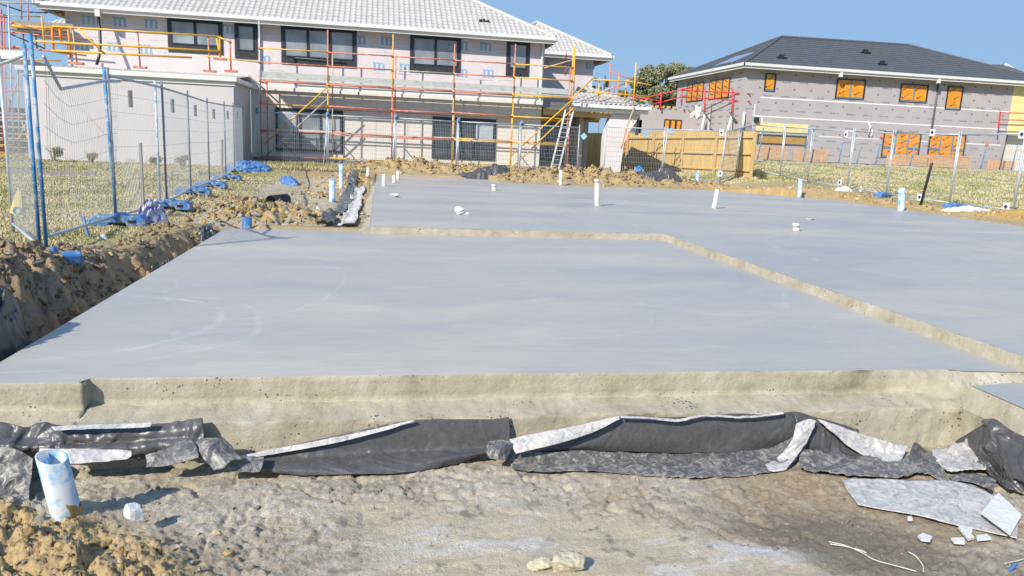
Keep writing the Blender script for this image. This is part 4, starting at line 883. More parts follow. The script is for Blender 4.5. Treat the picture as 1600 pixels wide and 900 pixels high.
for q in ((-40, 2, 62, 6, 30.2, 'pale'), (-30, -4, 33, 17, 30.9, 'darksteel'), (33, 18, 74, 20, 30.9, 'darksteel'), (-30, 22, 66, 26, 31.4, 'pale'), (-30, 24, 120, 60, 29.7, 'red'), (-30, 48, 70, 54, 31.4, 'darksteel'), (-30, 20, 16, 28, 29.7, 'red'), (14, 50, 135, 62, 30.3, 'red'), (14, 52, 70, 76, 30.3, 'darksteel'), (14, 72, 135, 87, 30.3, 'red'), (-30, 72, 30, 76, 30.3, 'orange'), (-30, 92, 95, 95, 29.6, 'yellow'), (-30, 121, 22, 122, 29.6, 'orange'), (-30, 140, 60, 144, 29.6, 'red'), (-30, 183, 90, 184, 29.9, 'orange'), (-30, 205, 20, 203, 29.6, 'darksteel'), (-30, 228, 22, 226, 29.6, 'yellow'), (-30, 236, 22, 240, 30.2, 'orange'), (-20, 215, 70, 218, 31.5, 'pale')): st2(*q, .026, 'ledger')
for q in ((26, 225, 45, 183, 30.0, 'pale'), (50, 235, 34, 190, 30.4, 'pale'), (3, 135, 22, 172, 30.2, 'red'), (10, 180, 26, 130, 31, 'pale')): st2(*q, .026, 'brace')
a = at(22, 45, Y=31); b = at(95, 52, Y=31); m_ = MB(); m_.box(a.x, b.x+.6, 30.6, 33.4, b.z-.02, b.z+.06); part('plank', m_, M['plank'], S2)
m_ = MB(); m_.box(a.x, b.x+.6, 30.52, 30.57, b.z-.02, b.z+.3); part('toe_board', m_, M['greytimber'], S2)
m_ = MB(); m_.tube([at(20, 40.5, Y=30.4), at(98, 45, Y=30.4)], .05, 8); part('guard_rail', m_, M['yellow'], S2, True)
a = at(-30, 91, Y=29.5); b = at(45, 91, Y=29.5); m_ = MB(); m_.box(a.x, b.x, 29.5, 31.4, a.z-.02, a.z+.03); part('plank', m_, M['plank'], S2); m_ = MB(); m_.box(a.x, b.x, 29.45, 29.49, a.z+.03, a.z+.32); part('toe_board', m_, M['trim'], S2)
# stack of building material behind the left scaffold
ST = thing('material_stack', 'dark stacked building materials beneath the left scaffold tower', 'stack', (-14.5, 33, .1))
m_ = MB()
for i in range(7): m_.box(-16.5+.1*(i % 3), -12.2-.15*(i % 2), 32.6, 33.8, .15+i*.26, .33+i*.26)
part('boards', m_, M['dark'], ST); m_ = MB()
for i in range(7): m_.box(-16.4, -16.2, 32.55, 33.9, .33+i*.26, .41+i*.26); m_.box(-13, -12.8, 32.55, 33.9, .33+i*.26, .41+i*.26)
part('spacers', m_, M['timber'], ST)
bp_ = MB(); bp_.box(-13.9, -12.0, 34.2, 34.3, .4, 2.9); solo('wall_panel', bp_, mat('slate_blue_panel', (.16, .20, .30), .7, .2, 3), 'slate blue panel standing behind the leftmost fence panel', 'panel')
# guard rail on the portico roof and beyond
PR = thing('roof_guard_rail', 'yellow tube guard rail crowding the unfinished portico roof', 'guard rail', (10, 30.8, 3.1))
for q in ((898, 72, 896, 152, 30.3, 'yellow'), (885, 82, 883, 118, 31.2, 'red'), (937, 122, 935, 158, 30.7, 'yellow'), (954, 100, 951, 150, 33, 'red'), (968, 112, 965, 155, 32.2, 'orange'), (979, 125, 976, 158, 30.9, 'yellow'), (994, 98, 989, 170, 30.5, 'yellow'), (946, 118, 943, 150, 33, 'darksteel'), (961, 130, 957, 150, 32.6, 'red')): part('post', tube(at(q[0], q[1], Y=q[4]), at(q[2], q[3], Y=q[4]), .03), M[q[5]], PR, True)
for q in ((926, 124, 990, 128, 30.6, 'yellow'), (905, 142, 1018, 151, 30.6, 'yellow'), (976, 126, 1018, 133, 30.6, 'yellow'), (952, 112, 1000, 128, 32.2, 'red'), (940, 150, 1000, 156, 30.6, 'pale'), (930, 146, 985, 128, 32.6, 'pale'), (985, 153, 1022, 162, 30.9, 'yellow'), (900, 92, 845, 108, 31.0, 'pale')): part('rail', tube(at(q[0], q[1], Y=q[4]), at(q[2], q[3], Y=q[4]), .028), M[q[5]], PR, True)
part('rail', tube(at(991, 168, Y=30.4), at(978, 202, Y=30.0), .035).add(tube(at(986, 180, Y=30.4), at(990, 192, Y=30.2), .03)), M['pale'], PR, True)
part('strut', tube(at(979, 200, Y=30.0), at(971, 232, Y=29.7), .028).add(tube(at(983, 205, Y=30.0), at(974, 240, Y=29.7), .024)), M['orange'], PR, True)

# ================================================================== right house
H2 = thing('house', 'two storey house in grey printed wall wrap with charcoal tiled roof at the right', 'house', (30, 43, .9))
RW = 43.0; RX = 21.35
mb = MB(); mb.box(RX, 39.6, RW, RW+.25, .95, 6.45); mb.box(RX, RX+.25, RW+.25, 53.6, .95, 6.45); gwall = mb
mb = MB(); mb.box(39.6, 46, RW+.003, RW+.25, 3.3, 6.45); part('foam_wall', mb, M['foam'], H2)
mb = MB(); mb.box(39.6, 46, RW+.6, RW+.8, .95, 3.3); part('porch_wall', mb, M['panel'], H2)
mb = MB(); mb.box(RX, 39.6, RW-.03, RW-.003, .86, 1.08); part('damp_course', mb, M['black'], H2)
EZ = 6.55; s2 = .57
def onroof(px, py):   # pixel ray with the front roof plane z = EZ + s2*(y-42.45)
    v = ray(px, py); t = (CAM_H-EZ+s2*42.45)/(s2*v[1]-v[2]); p = Vector((v[0]*t, v[1]*t, v[2]*t+CAM_H)); return p
A_ = onroof(1221, 58); B_ = onroof(1419, 71); C_ = onroof(1478, 92); D_ = onroof(1511, 96); E_ = onroof(1600, 123); F_ = onroof(1660, 132)
FL = Vector((20.9, 42.45, EZ)); FR = Vector((47, 42.45, EZ)); BLc = Vector((20.9, 54.1, EZ))
mb = MB()
tile_face(mb, [FL, FR, F_, B_, A_], False, .30)
part('roof', mb, M['darktile'], H2)
mb = MB(); tile_face(mb, [D_+Vector((-4.2, .02, -1.15)), F_+Vector((3, 0, -.7)), F_, D_, C_], False); part('wing_roof', mb, M['darktile'], H2) if False else None
mb = MB(); tile_face(mb, [BLc, FL, A_], False); r_ = part('side_roof', mb, M['darktile'], H2)
mb = MB(); mb.f.append((0, 1, 2, 3, 4)); 
mb.v += [tuple(BLc), tuple(A_), tuple(B_), tuple(F_), (47, 56, EZ)]; part('back_roof', mb, M['darktile'], H2)
cp = MB(); ridge(cp, A_, B_, .08); ridge(cp, FL, A_, .08); ridge(cp, BLc, A_, .08); ridge(cp, B_, F_, .08); part('ridge_cap', cp, M['darktile'], r_)
# second hip further right
mb = MB(); g0 = at(1478, 93, Y=47); g1 = at(1511, 97, Y=47.5); g2 = at(1600, 124, Y=44.5)
mb.v += [tuple(at(1440, 90, Y=46.6)), tuple(g0), tuple(g1), tuple(at(1640, 140, Y=43.6)), tuple(at(1500, 118, Y=46.8))]; mb.f.append((0, 1, 2, 3, 4)); part('valley_roof', mb, M['darktile'], H2)
mb = MB(); mb.v += [tuple(at(1535, 100, Y=52)), tuple(at(1570, 101, Y=52)), tuple(at(1640, 128, Y=50)), tuple(at(1560, 125, Y=50))]; mb.f.append((0, 1, 2, 3)); part('far_gable_roof', mb, M['darktile'], H2)
mb = MB(); mb.tube([at(1571, 101, Y=51.9), at(1589, 113, Y=51.9)], .13, 6); part('gable_barge', mb, M['trim'], H2)
g = MB(); g.box(20.8, 47, 42.33, 42.43, EZ-.12, EZ+.04); g.box(20.9, 47, 42.43, 42.47, EZ-.26, EZ-.02); g.box(20.78, 20.88, 42.33, 54.2, EZ-.12, EZ+.04); g.box(20.88, 20.92, 42.45, 54.1, EZ-.26, EZ-.02); part('gutter', g, M['trim'], H2)
mb = MB(); mb.box(20.95, 47, 42.48, 43.0, EZ-.16, EZ-.12); mb.box(20.95, 21.35, 43.0, 54, EZ-.16, EZ-.12); part('soffit', mb, M['panel'], H2)
for px, py in ((1221, 91), (1352, 83), (1378, 101)):
    p = onroof(px, py); mb = MB(); mb.box(p.x-.13, p.x+.13, p.y-.1, p.y+.1, p.z+.02, p.z+.22); mb.box(p.x-.3, p.x+.3, p.y-.14, p.y+.1, p.z+.01, p.z+.07); part('roof_vent', mb, M['black'], H2)
# solar panels on the side roof
nrm = (FL-BLc).cross(A_-BLc).normalized(); nrm = nrm if nrm.z > 0 else -nrm
def onside(px, py):
    v = Vector(ray(px, py)); o = Vector((0, 0, CAM_H)); t = (BLc-o).dot(nrm)/v.dot(nrm); return o+v*t
q = [onside(*p) for p in ((1118, 105), (1143, 99), (1178, 84), (1150, 91))]
mb = MB(); mb.v += [tuple(p+nrm*.12) for p in q]+[tuple(p+nrm*.04) for p in q]; mb.f += [(0, 1, 2, 3), (4, 7, 6, 5), (0, 4, 5, 1), (1, 5, 6, 2), (2, 6, 7, 3), (3, 7, 4, 0)]; part('solar_panel', mb, M['solar'], H2)
def scrawl(mb, x0, x1, z0, z1, Y, seed, n=6):
    r = random.Random(seed)
    for k in range(n):
        cx = r.uniform(x0+.18, x1-.18); cz = z0+(z1-z0)*(k+.5)/n; L = r.uniform(.22, .36)
        for j in range(5):
            a = -L/2+L*j/4.2; mb.bar((cx+a*.86, Y-.004, cz+a*.5), (cx+a*.86+.05, Y-.004, cz+a*.5+r.uniform(.04, .11)), .03, .006)
        mb.box(cx-L/2-.05, cx-L/2+.02, Y-.007, Y-.001, cz-L*.3, cz-L*.3+.08)
def film_window(px0, px1, py0, py1, cols, mull=None, low=None, seed=0, f=None):
    a = at(px0, py0, Y=RW); b = at(px1, py1, Y=RW); x0, x1, z1, z0 = a.x, b.x, a.z, b.z; t = .07
    m_ = MB(); m_.box(x0, x0+t, RW-.05, RW-.002, z0, z1); m_.box(x1-t, x1, RW-.05, RW-.002, z0, z1); m_.box(x0+t, x1-t, RW-.05, RW-.002, z1-t, z1); m_.box(x0+t, x1-t, RW-.05, RW-.002, z0, z0+t)
    w = part('window', m_, M['blackframe'], H2); g = MB(); s_ = MB(); bt = MB(); cs = [x0+t+(x1-x0-2*t)*c for c in cols]
    for i, (c0, c1) in enumerate(zip(cs[:-1], cs[1:])):
        segs = [(z0+t, z1-t)] if not low or i not in low else [(z0+t, z0+t+(z1-z0)*.30), (z0+t+(z1-z0)*.36, z1-t)]
        for (za, zb) in segs:
            g.box(c0+.035, c1-.035, RW-.03, RW-.003, za+.03, zb-.03); scrawl(s_, c0+.03, c1-.03, za, zb, RW-.031, seed+i, max(2, int((zb-za)/.36)))
        if i: bt.box(c0-.033, c0+.033, RW-.056, RW-.003, z0+t, z1-t)
        if len(segs) > 1: bt.box(c0+.035, c1-.035, RW-.054, RW-.003, segs[0][1], segs[1][0])
    bt.box(x0+t, x1-t, RW-.058, RW-.051, z0+.02, z0+t); part('film_pane', g, M['film'], w, extra=((s_, M['ink']),)); part('mullion', bt, M['bluetape'], w)
film_window(1196, 1210, 114, 143, (0, 1), seed=1); film_window(1308, 1349, 122, 156, (0, .5, 1), seed=4); film_window(1408, 1447, 130, 161, (0, .5, 1), seed=8); film_window(1481, 1500, 134, 172, (0, 1), seed=12)
film_window(1381, 1434, 205, 248, (0, .33, .68, 1), low=(0, 2), seed=20); film_window(1453, 1504, 208, 250, (0, .3, .65, 1), low=(0, 2), seed=30)
a = at(1184, 209, Y=RW); b = at(1259, 228, Y=RW)
m_ = MB(); m_.box(a.x, b.x, RW-.05, RW-.002, b.z, b.z+.07); m_.box(a.x, b.x, RW-.05, RW-.002, a.z-.1, a.z); m_.box(a.x, a.x+.07, RW-.05, RW-.002, b.z+.07, a.z-.1); m_.box(b.x-.07, b.x, RW-.05, RW-.002, b.z+.07, a.z-.1)
w = part('window', m_, M['blackframe'], H2); m_ = MB(); m_.box(a.x+.07, b.x-.07, RW-.03, RW-.003, b.z+.07, a.z-.1); part('board_pane', m_, mat('ochre_board', (.42, .24, .03), .6, .15, 4), w)
a = at(1183, 191, Y=RW); b = at(1261, 209, Y=RW); m_ = MB(); m_.box(a.x, b.x, RW-.06, RW-.004, b.z+.02, a.z); part('foam_lintel', m_, M['foam'], H2)
# side windows (plane X = RX)
for (px0, py0, px1, py1, n_) in ((1075, 130, 1098, 157, 3), (1110, 125, 1139, 150, 3)):
    a = at(px0, py0, X=RX); b = at(px1, py1, X=RX); y0, y1 = sorted((a.y, b.y)); z0, z1 = 4.75, 6.0
    m_ = MB(); g = MB(); s_ = MB()
    for i in range(n_):
        ya = y0+(y1-y0)*i/n_; yb = y0+(y1-y0)*(i+1)/n_; m_.box(RX-.05, RX-.002, ya, ya+.07, z0, z1); m_.box(RX-.05, RX-.002, yb-.07, yb-.004, z0, z1); m_.box(RX-.05, RX-.002, ya+.07, yb-.07, z0, z0+.07); m_.box(RX-.05, RX-.002, ya+.07, yb-.07, z1-.07, z1); g.box(RX-.03, RX-.003, ya+.07, yb-.07, z0+.07, z1-.07)
        for k in range(3): s_.bar((RX-.036, ya+.3, z0+.25+.35*k), (RX-.036, yb-.25, z0+.4+.35*k), .004, .05)
    w = part('window', m_, M['blackframe'], H2); part('film_pane', g, M['film'], w, extra=((s_, M['ink']),))
# wrap printing, tapes, pipes
tx = MB(); j = 0
for zi, z in enumerate(np.arange(1.5, 6.4, .42)):
    x = RX+.4+(.55 if zi % 2 else 0)
    while x < 39.3:
        if zi % 2 == 0: fine_text(tx, x, z+.02*math.sin(x), .55, .085, RW-.001, j)
        else: tx.box(x-.05, x+.06, RW-.004, RW-.001, z-.05, z+.05)
        x += 1.12; j += 1
zi = 0
for z in np.arange(1.5, 6.4, .42):
    y = RW+.5
    while y < 53:
        k = 0
        while k < 4: tx.box(RX-.004, RX-.001, y+k*.13, y+k*.13+.09, z-.04, z+.04); k += 1
        y += 1.12
gtx = tx
tp = MB()
for z, x0, x1 in ((4.72, 22.4, 39.5), (3.62, 22.1, 39.5), (2.62, 26.5, 30.6), (2.62, 33.3, 34.0), (2.62, 36.6, 39.3)): tp.box(x0, x1, RW-.009, RW-.005, z-.035, z+.035)
tp.box(22.05, 22.12, RW-.009, RW-.005, 3.6, 4.3); tp.box(22.6, 22.68, RW-.009, RW-.005, 1.9, 3.6)
tp.box(RX-.009, RX-.005, 43.5, 46.5, 2.5, 2.57); tp.box(RX-.009, RX-.005, 44.2, 44.3, 2.5, 3.6); tp.box(RX-.009, RX-.005, 47.6, 47.7, 2.5, 3.9)
part('wall', gwall, M['grywrap'], H2, extra=((gtx, M['gryink']), (tp, M['tape'])))
mb = MB(); a = at(1467, 128, Y=RW-.08); mb.tube([(a.x, RW-.08, 6.3), (a.x-.02, RW-.08, 2.9)], .05, 8); part('downpipe', mb, M['darksteel'], H2, True)
for px in (1314, 1467):
    a = at(px, 119+(px-1314)*.06, Y=42.4); mb = MB(); mb.box(a.x-.09, a.x+.09, 42.36, 42.52, EZ-.42, EZ-.1); part('rain_head', mb, M['trim'], H2)
mb = MB(); a = at(1357, 190, Y=RW-.1); mb.tube([(a.x, RW-.06, a.z), (a.x+.12, RW-.15, a.z-.3), (a.x+.05, RW-.2, a.z-.75)], .05, 8); part('conduit', mb, M['tape'], H2, True)
mb = MB(); a = at(1182, 186, Y=RW-.15); mb.box(a.x-.1, a.x+.1, RW-.3, RW-.003, a.z-.15, a.z+.1); part('meter_box', mb, M['black'], H2, bevel=.02)
# low side wing of the right house
mb = MB(); mb.box(16.6, RX-.004, 49.6, 49.8, .9, 4.15); mb.box(16.6, 16.8, 49.8, 55, .9, 4.15); part('side_wing_wall', mb, M['grywrap'], H2)
a = at(1038, 186, Y=49.6); b = at(1064, 201, Y=49.6); m_ = MB(); g = MB(); cs = [a.x+(b.x-a.x)*i/3 for i in range(4)]
for c0, c1 in zip(cs[:-1], cs[1:]): m_.box(c0, c0+.07, 49.55, 49.598, b.z, a.z); m_.box(c1-.07, c1-.003, 49.55, 49.598, b.z, a.z); m_.box(c0+.07, c1-.07, 49.55, 49.598, a.z-.07, a.z); g.box(c0+.07, c1-.07, 49.57, 49.597, b.z, a.z-.07)
w = part('window', m_, M['blackframe'], H2); part('film_pane', g, M['film'], w)
mb = MB(); fr_ = at(1000, 172, Y=49.6); mb.box(fr_.x, 16.6, 49.6, 49.75, 3.3, 4.15); mb.box(fr_.x, fr_.x+.2, 49.6, 49.75, .9, 3.3); mb.box(fr_.x+.2, 16.6, 49.6, 49.75, 2.5, 2.6)
for i in range(6): mb.box(fr_.x+.3+i*.42, fr_.x+.42+i*.42, 49.5, 49.9, 4.15, 4.3)
part('garage_frame', mb, M['timber'], H2)
RG = thing('roof_guard_rail', 'bright red guard rail in front of the grey house side wall', 'guard rail', (19, 44.5, 3.5))
pp = [((1033, 144), (1032, 172)), ((1066, 137), (1065, 165)), ((1102, 136), (1101, 178)), ((1145, 139), (1143, 186)), ((1172, 148), (1172, 152))]
YR = [49.4, 49.2, 46.5, 44.0, 42.8]
for (a, b), yy in list(zip(pp, YR))[:4]: part('post', tube(at(*a, Y=yy), at(*b, Y=yy), .05), M['brightred'], RG, True)
for (a, b, ya, yb) in (((995, 157), (1033, 147), 50.5, 49.4), ((1033, 147), (1084, 136), 49.4, 49.0), ((1020, 163), (1075, 149), 50, 49.1), ((1066, 141), (1172, 146), 48.9, 42.8), ((1066, 152), (1172, 158), 48.9, 42.8), ((985, 150), (1033, 158), 50, 49.4)): part('rail', tube(at(*a, Y=ya), at(*b, Y=yb), .035), M['brightred'], RG, True)
for _a, _b in ((at(1101, 178, Y=46.4), at(1096, 204, Y=46)), (at(1143, 182, Y=43.9), at(1137, 204, Y=43.6)), (at(1163, 175, Y=42.9), at(1161, 200, Y=42.9))): part('bracket_leg', tube(_a, _b, .07), M['tape'], RG, True)
for _a, _b in ((at(1098, 172, Y=46.3), at(1110, 190, Y=46.0)), (at(1140, 175, Y=43.8), at(1152, 192, Y=43.5))): part('bracket_arm', tube(_a, _b, .05), M['darksteel'], RG, True)
mb = MB(); rng2 = random.Random(4)
c = at(1086, 175, Y=47); 
k = []
for i in range(14): k.append((c.x+rng2.uniform(-.45, .45), 47+rng2.uniform(-.1, .1), c.z+rng2.uniform(-.6, .5)))
for i in range(0, 12): mb.tube([k[i], k[i+1]], .06, 6)
solo('wrapped_bracket', mb, M['tape'], 'crumpled white wrapped bracket hanging off the grey side wall', 'bracket')
# small front scaffold rail by the foam wall
mb = MB(); mb.tube([at(1563, 174, Y=42.3), at(1560, 200, Y=42.3)], .05, 8); mb.tube([at(1563, 176, Y=42.3), at(1640, 178, Y=42.3)], .03, 8); mb.tube([at(1562, 187, Y=42.3), at(1640, 189, Y=42.3)], .03, 8); solo('edge_rail', mb, M['brightred'], 'short red edge rail against the yellow foam wall at the far right', 'guard rail')
# brick pallets
def brickstack(x, y, z, nx, nz, label, wd=.9):
    t = thing('brick_pallet', label, 'bricks', (x, y, z), 'pallets of bricks in front of the grey house'); m_ = MB(); r = random.Random(int(x*10))
    for k in range(nz):
        for i in range(nx):
            o = r.uniform(-.012, .012); m_.box(x-nx*.12+i*.24+.004, x-nx*.12+i*.24+.232, y+o, y+wd+o, z+.13+k*.08, z+.13+k*.08+.074)
    part('bricks', m_, M['brick'], t); m_ = MB()
    for i in range(7): m_.box(x-nx*.12, x+nx*.12, y+i*wd/6.4, y+i*wd/6.4+.09, z+.10, z+.125)
    for i in (0, .5, 1): m_.box(x-nx*.12+(nx*.24-.1)*i, x-nx*.12+(nx*.24-.1)*i+.1, y, y+wd, z, z+.10)
    part('pallet', m_, M['greytimber'], t)
for px, yy, nx, nz, lb in ((1209, 41.3, 7, 10, 'tall brick pallet under the foam covered window of the grey house'), (1272, 41.3, 7, 9, 'brick pallet right of the foam covered window of the grey house'), (1425, 41.6, 9, 8, 'low brick pallet below the left ground floor orange window'), (1490, 41.2, 10, 9, 'wide brick pallet below the right ground floor orange window'), (1574, 41.6, 5, 7, 'small brick pallet at the far right by the porch of the grey house'), (1448, 41.8, 4, 7, 'narrow brick pallet between the two ground floor orange windows')):
    p = at(px, 250, Y=yy); brickstack(p.x, yy, gz(p.x, yy)-.02, nx, nz, lb)

# ================================================================== temporary fences
def panel(p0, p1, h, label, grp, lean=(0, 0), post_m=('galv', 'galv'), nv=34, nh=8, wr=.0022, r=.02, tags=(), deform=None, topz=None, name='temporary_fence'):
    p0 = Vector(p0); p1 = Vector(p1); t = thing(name, label, 'fence panel', tuple((p0+p1)/2), grp)
    d = (p1-p0); ln = Vector((lean[0], lean[1], 0)); up = Vector((0, 0, 1))
    b0 = p0+up*.12; b1 = p1+up*.12; t0 = p0+up*h+ln; t1 = p1+up*h+ln
    part('post', tube(p0+up*.02, t0+up*.10, r), M[post_m[0]], t, True); part('post', tube(p1+up*.02, t1+up*.10, r), M[post_m[1]], t, True)
    top = [t0, t1]
    if deform: top = [Vector(q) for q in deform]
    m_ = MB(); m_.tube(top, r*.9, 8); part('top_rail', m_, M['galv'], t, True)
    part('bottom_rail', tube(b0, b1, r*.9), M['galv'], t, True)
    w = MB()
    def topat(s):
        L = [0]
        for a, b in zip(top[:-1], top[1:]): L.append(L[-1]+(b-a).length)
        q = s*L[-1]
        for k in range(len(top)-1):
            if q <= L[k+1]+1e-9: return top[k].lerp(top[k+1], (q-L[k])/max(1e-6, L[k+1]-L[k]))
        return top[-1]
    def grid(s, v):
        a = b0.lerp(b1, s); c = topat(s); q = a.lerp(c, v)
        if deform: q = q+d.normalized()*(.16*math.sin(math.pi*s)*math.sin(math.pi*v)*(1-s))+Vector((.10, 0, 0))*math.sin(math.pi*s)*v*(1-v)*2
        return q
    for i in range(1, nv):
        s = i/nv
        pts = [grid(s, v) for v in ((0, .2, .4, .6, .8, .93, 1) if deform else (0, 1))]; w.tube(pts, wr, 3, False)
    for j in range(1, nh):
        v = j/nh; pts = [grid(s, v) for s in ((0, .15, .3, .45, .6, .8, 1) if deform else (0, 1))]; w.tube(pts, wr, 3, False)
    part('wire_mesh', w, M['wire'], t)
    for (s, v, wd, hg, mt) in tags:
        q = b0.lerp(b1, s).lerp(t0.lerp(t1, s), v); dn = d.normalized(); m_ = MB(); m_.bar(q-up*hg/2, q+up*hg/2, wd, .006); part('tag', m_, M[mt], t)
    return t
LN = [(-3.37, 8.36), (-3.60, 11.2), (-3.58, 13.7), (-3.88, 16.7), (-4.05, 19.3), (-4.18, 22.0), (-4.45, 24.8), (-4.72, 28.2)]
LNz = [(x, y, max(gz(x, y), .0)) for x, y in LN]
gl = 'temporary fence panels running down the left side'
names_l = ['bent wire fence panel with buckled top rail and blue posts, nearest on the left', 'second wire fence panel from the near left corner, behind the torn printed bag', 'third wire fence panel along the left side, counting from the near corner', 'fourth wire fence panel along the left side, counting from the near corner', 'fifth wire fence panel along the left side, beside the short black stake', 'sixth wire fence panel along the left side, close to the white wing wall', 'last wire fence panel of the left side, reaching the scaffold corner']
for i in range(7):
    tg = [(.35, .86, .06, .24, 'darksteel')] if i else []
    pm = ('bluesteel', 'bluesteel') if i == 0 else ('galv', 'pvc_blue' if i == 2 else 'galv')
    kw = {}
    if i == 0: kw = dict(deform=[at(68, 88, Y=8.36), at(95, 139, Y=9.0), at(160, 127, Y=10.6), at(187, 127, Y=11.2)])
    panel(LNz[i], LNz[i+1], 2.02, names_l[i], gl, nv=40 if i < 3 else 30, wr=.0022 if i < 2 else .0028, tags=tg, post_m=pm, **kw)
panel((-3.44, 8.38, .02), (-4.45, 10.15, .03), 2.02, 'wire fence end panel with yellow sign turning back from the near left corner', gl, post_m=('bluesteel', 'galv'), nv=30, wr=.0022)
sg = [at(*p, Y=9.9) for p in ((27, 295), (33, 298), (36, 340), (14, 332))]
mb = MB(); mb.v += [tuple(p) for p in sg]+[tuple(p+Vector((.01, .015, 0))) for p in sg]; mb.f += [(3, 2, 1, 0), (4, 5, 6, 7), (0, 1, 5, 4), (1, 2, 6, 5), (2, 3, 7, 6), (3, 0, 4, 7)]
sm_ = MB(); c0 = at(27, 329, Y=9.89); c1 = at(27, 318, Y=9.89)
for k in range(20):
    a0 = 2*math.pi*k/20; a1 = 2*math.pi*(k+1)/20
    sm_.quad(c0+Vector((math.cos(a0)*.05, 0, math.sin(a0)*.05)), c0+Vector((math.cos(a1)*.05, 0, math.sin(a1)*.05)), c0+Vector((math.cos(a1)*.03, 0, math.sin(a1)*.03)), c0+Vector((math.cos(a0)*.03, 0, math.sin(a0)*.03)))
sgn = thing('warning_sign', 'bent yellow cardboard sign with a blue ring hanging on the left end fence panel', 'sign', tuple(sg[3]))
part('card', mb, M['signy'], sgn, extra=((sm_, M['signb']),))
# extra leaning posts of the joint
part_post = [((162, 105), (181, 341), 11.1, 'bluesteel', 'leaning blue steel fence post at the joint of the bent panel'), ((242, 126), (250, 320), 13.6, 'pvc_blue', 'blue splashed fence post beside the second left fence joint')]
for a, b, Y, c, lb in part_post: solo('steel_stake', tube(at(*a, Y=Y), at(*b, Y=Y), .022), M[c], lb, 'post', smooth=True)
def foot_mesh(m_):
    L, W, H = .36, .13, .15
    prof = [(-L, 0), (-.12, 0), (-.10, .05), (.10, .05), (.12, 0), (L, 0), (L, .09), (L-.08, H), (.10, H), (.06, H+.03), (-.06, H+.03), (-.10, H), (-L+.08, H), (-L, .09)]
    m_.prism(prof, -W, W); return m_
ft0 = thing('ballast_block', 'x', 'fence foot', (0, 0, 0), 'blue plastic fence feet along the left fence'); f_ = MB(); foot_mesh(f_); fb = part('block', f_, M['blue'], ft0, bevel=.018)
f_ = MB(); f_.tube([(.0, -.02, .17), (.26, -.10, .02)], .018, 6); part('stay', f_, M['darksteel'], ft0, True); f_ = MB(); f_.box(.14, .24, -.135, -.131, .05, .09); part('grip_slot', f_, M['black'], ft0)
flab = ['large blue fence foot next to the torn printed bag, nearest the camera', 'blue fence foot behind the torn bag, second along the left fence', 'third blue fence foot along the left fence', 'fourth blue fence foot along the left fence, before the black stake', 'fifth blue fence foot along the left fence, behind the black stake', 'sixth blue fence foot, near the end of the left fence', 'farthest blue fence foot at the scaffold end of the left fence']
for i, (x, y, z) in enumerate(LNz[1:]):
    o = ft0 if i == 0 else dup(ft0, (0, 0, 0)); o.location = (x+.04, y, gz(x, y)-.005); o.rotation_euler = (0, 0, rng.uniform(-.12, .12)); o['label'] = flab[i]
# front run along the scaffold
fx = [at(p, 262, Y=29.0).x for p in (403, 512, 617, 714, 811, 903)]
gf = 'temporary fence panels in front of the scaffolded house'
fl_ = ['left panel of the wire fence in front of the scaffold, with blue capped props', 'wire fence panel below the left yellow braces', 'middle panel of the wire fence in front of the scaffold', 'wire fence panel before the right hand ground floor window', 'wire fence panel in front of the aluminium ladder']
for i in range(5):
    z0 = gz(fx[i], 29)-.02; z1 = gz(fx[i+1], 29)-.02
    t = panel((fx[i]+.03, 29.0, z0), (fx[i+1]-.03, 29.0, z1), 1.92, fl_[i], gf, nv=36, nh=12, wr=.0042, r=.022)
    m_ = MB(); m_.tube([(fx[i]+.02, 28.95, z0+1.95), (fx[i]-.12, 28.45, z0)], .022, 8); pr = part('prop', m_, M['galv'], t, True); m_ = MB(); m_.tube([(fx[i]+.02, 28.94, z0+1.86), (fx[i]+.02, 28.94, z0+2.08)], .05, 8); part('cap', m_, M['blue'], pr, True)
NB = [(8.75, 29.0), (10.9, 28.3), (12.95, 27.45), (14.5, 29.3), (15.95, 31.1)]
nbl = ['wire fence panel in front of the white portico pier', 'wire fence panel before the left part of the pine paling fence', 'wire fence panel turning back from the pointed corner before the palings', 'wire fence panel across the end of the pine paling fence']
for i in range(4):
    a = NB[i]; b = NB[i+1]; t = panel((a[0], a[1], gz(*a)-.02), (b[0], b[1], gz(*b)-.02), 2.0, nbl[i], gf, nv=34, nh=10, wr=.0042, r=.024, lean=((0, 0), (.12, 0), (.1, 0), (0, 0))[i])
def star(mb, c, r, ax):
    for k in range(4):
        a = math.pi*k/4; dx = math.cos(a); dz = math.sin(a)
        u = Vector(ax)*dx+Vector((0, 0, 1))*dz; v = Vector(ax)*-dz+Vector((0, 0, 1))*dx; nn = Vector(ax).cross(Vector((0, 0, 1))).normalized()
        L = r*(1.0 if k % 2 == 0 else .8); wd = r*.24
        for s in (1, -1):
            mb.quad(c, c+u*L*.55*s+v*wd, c+u*L*s, c+u*L*.55*s-v*wd)
gr = 'temporary fence panels down the right side'
RY = [31.0, 28.6, 26.3, 24.0, 21.7, 19.1, 16.7, 14.3]
rlb = ['farthest wire fence panel on the right side', 'second farthest wire fence panel on the right side', 'wire fence panel on the right before the foam covered window', 'wire fence panel on the right with a snowflake tag low on its left', 'wire fence panel on the right with the folded corner post pair', 'wire fence panel on the right beside the leaning black stake', 'wire fence panel cut off by the right edge of the photo']
tagpx = [(1322, 210), (1362, 207), (1457, 207), (1597, 210), (1312, 285), (1345, 295), (1437, 308), (1572, 323)]
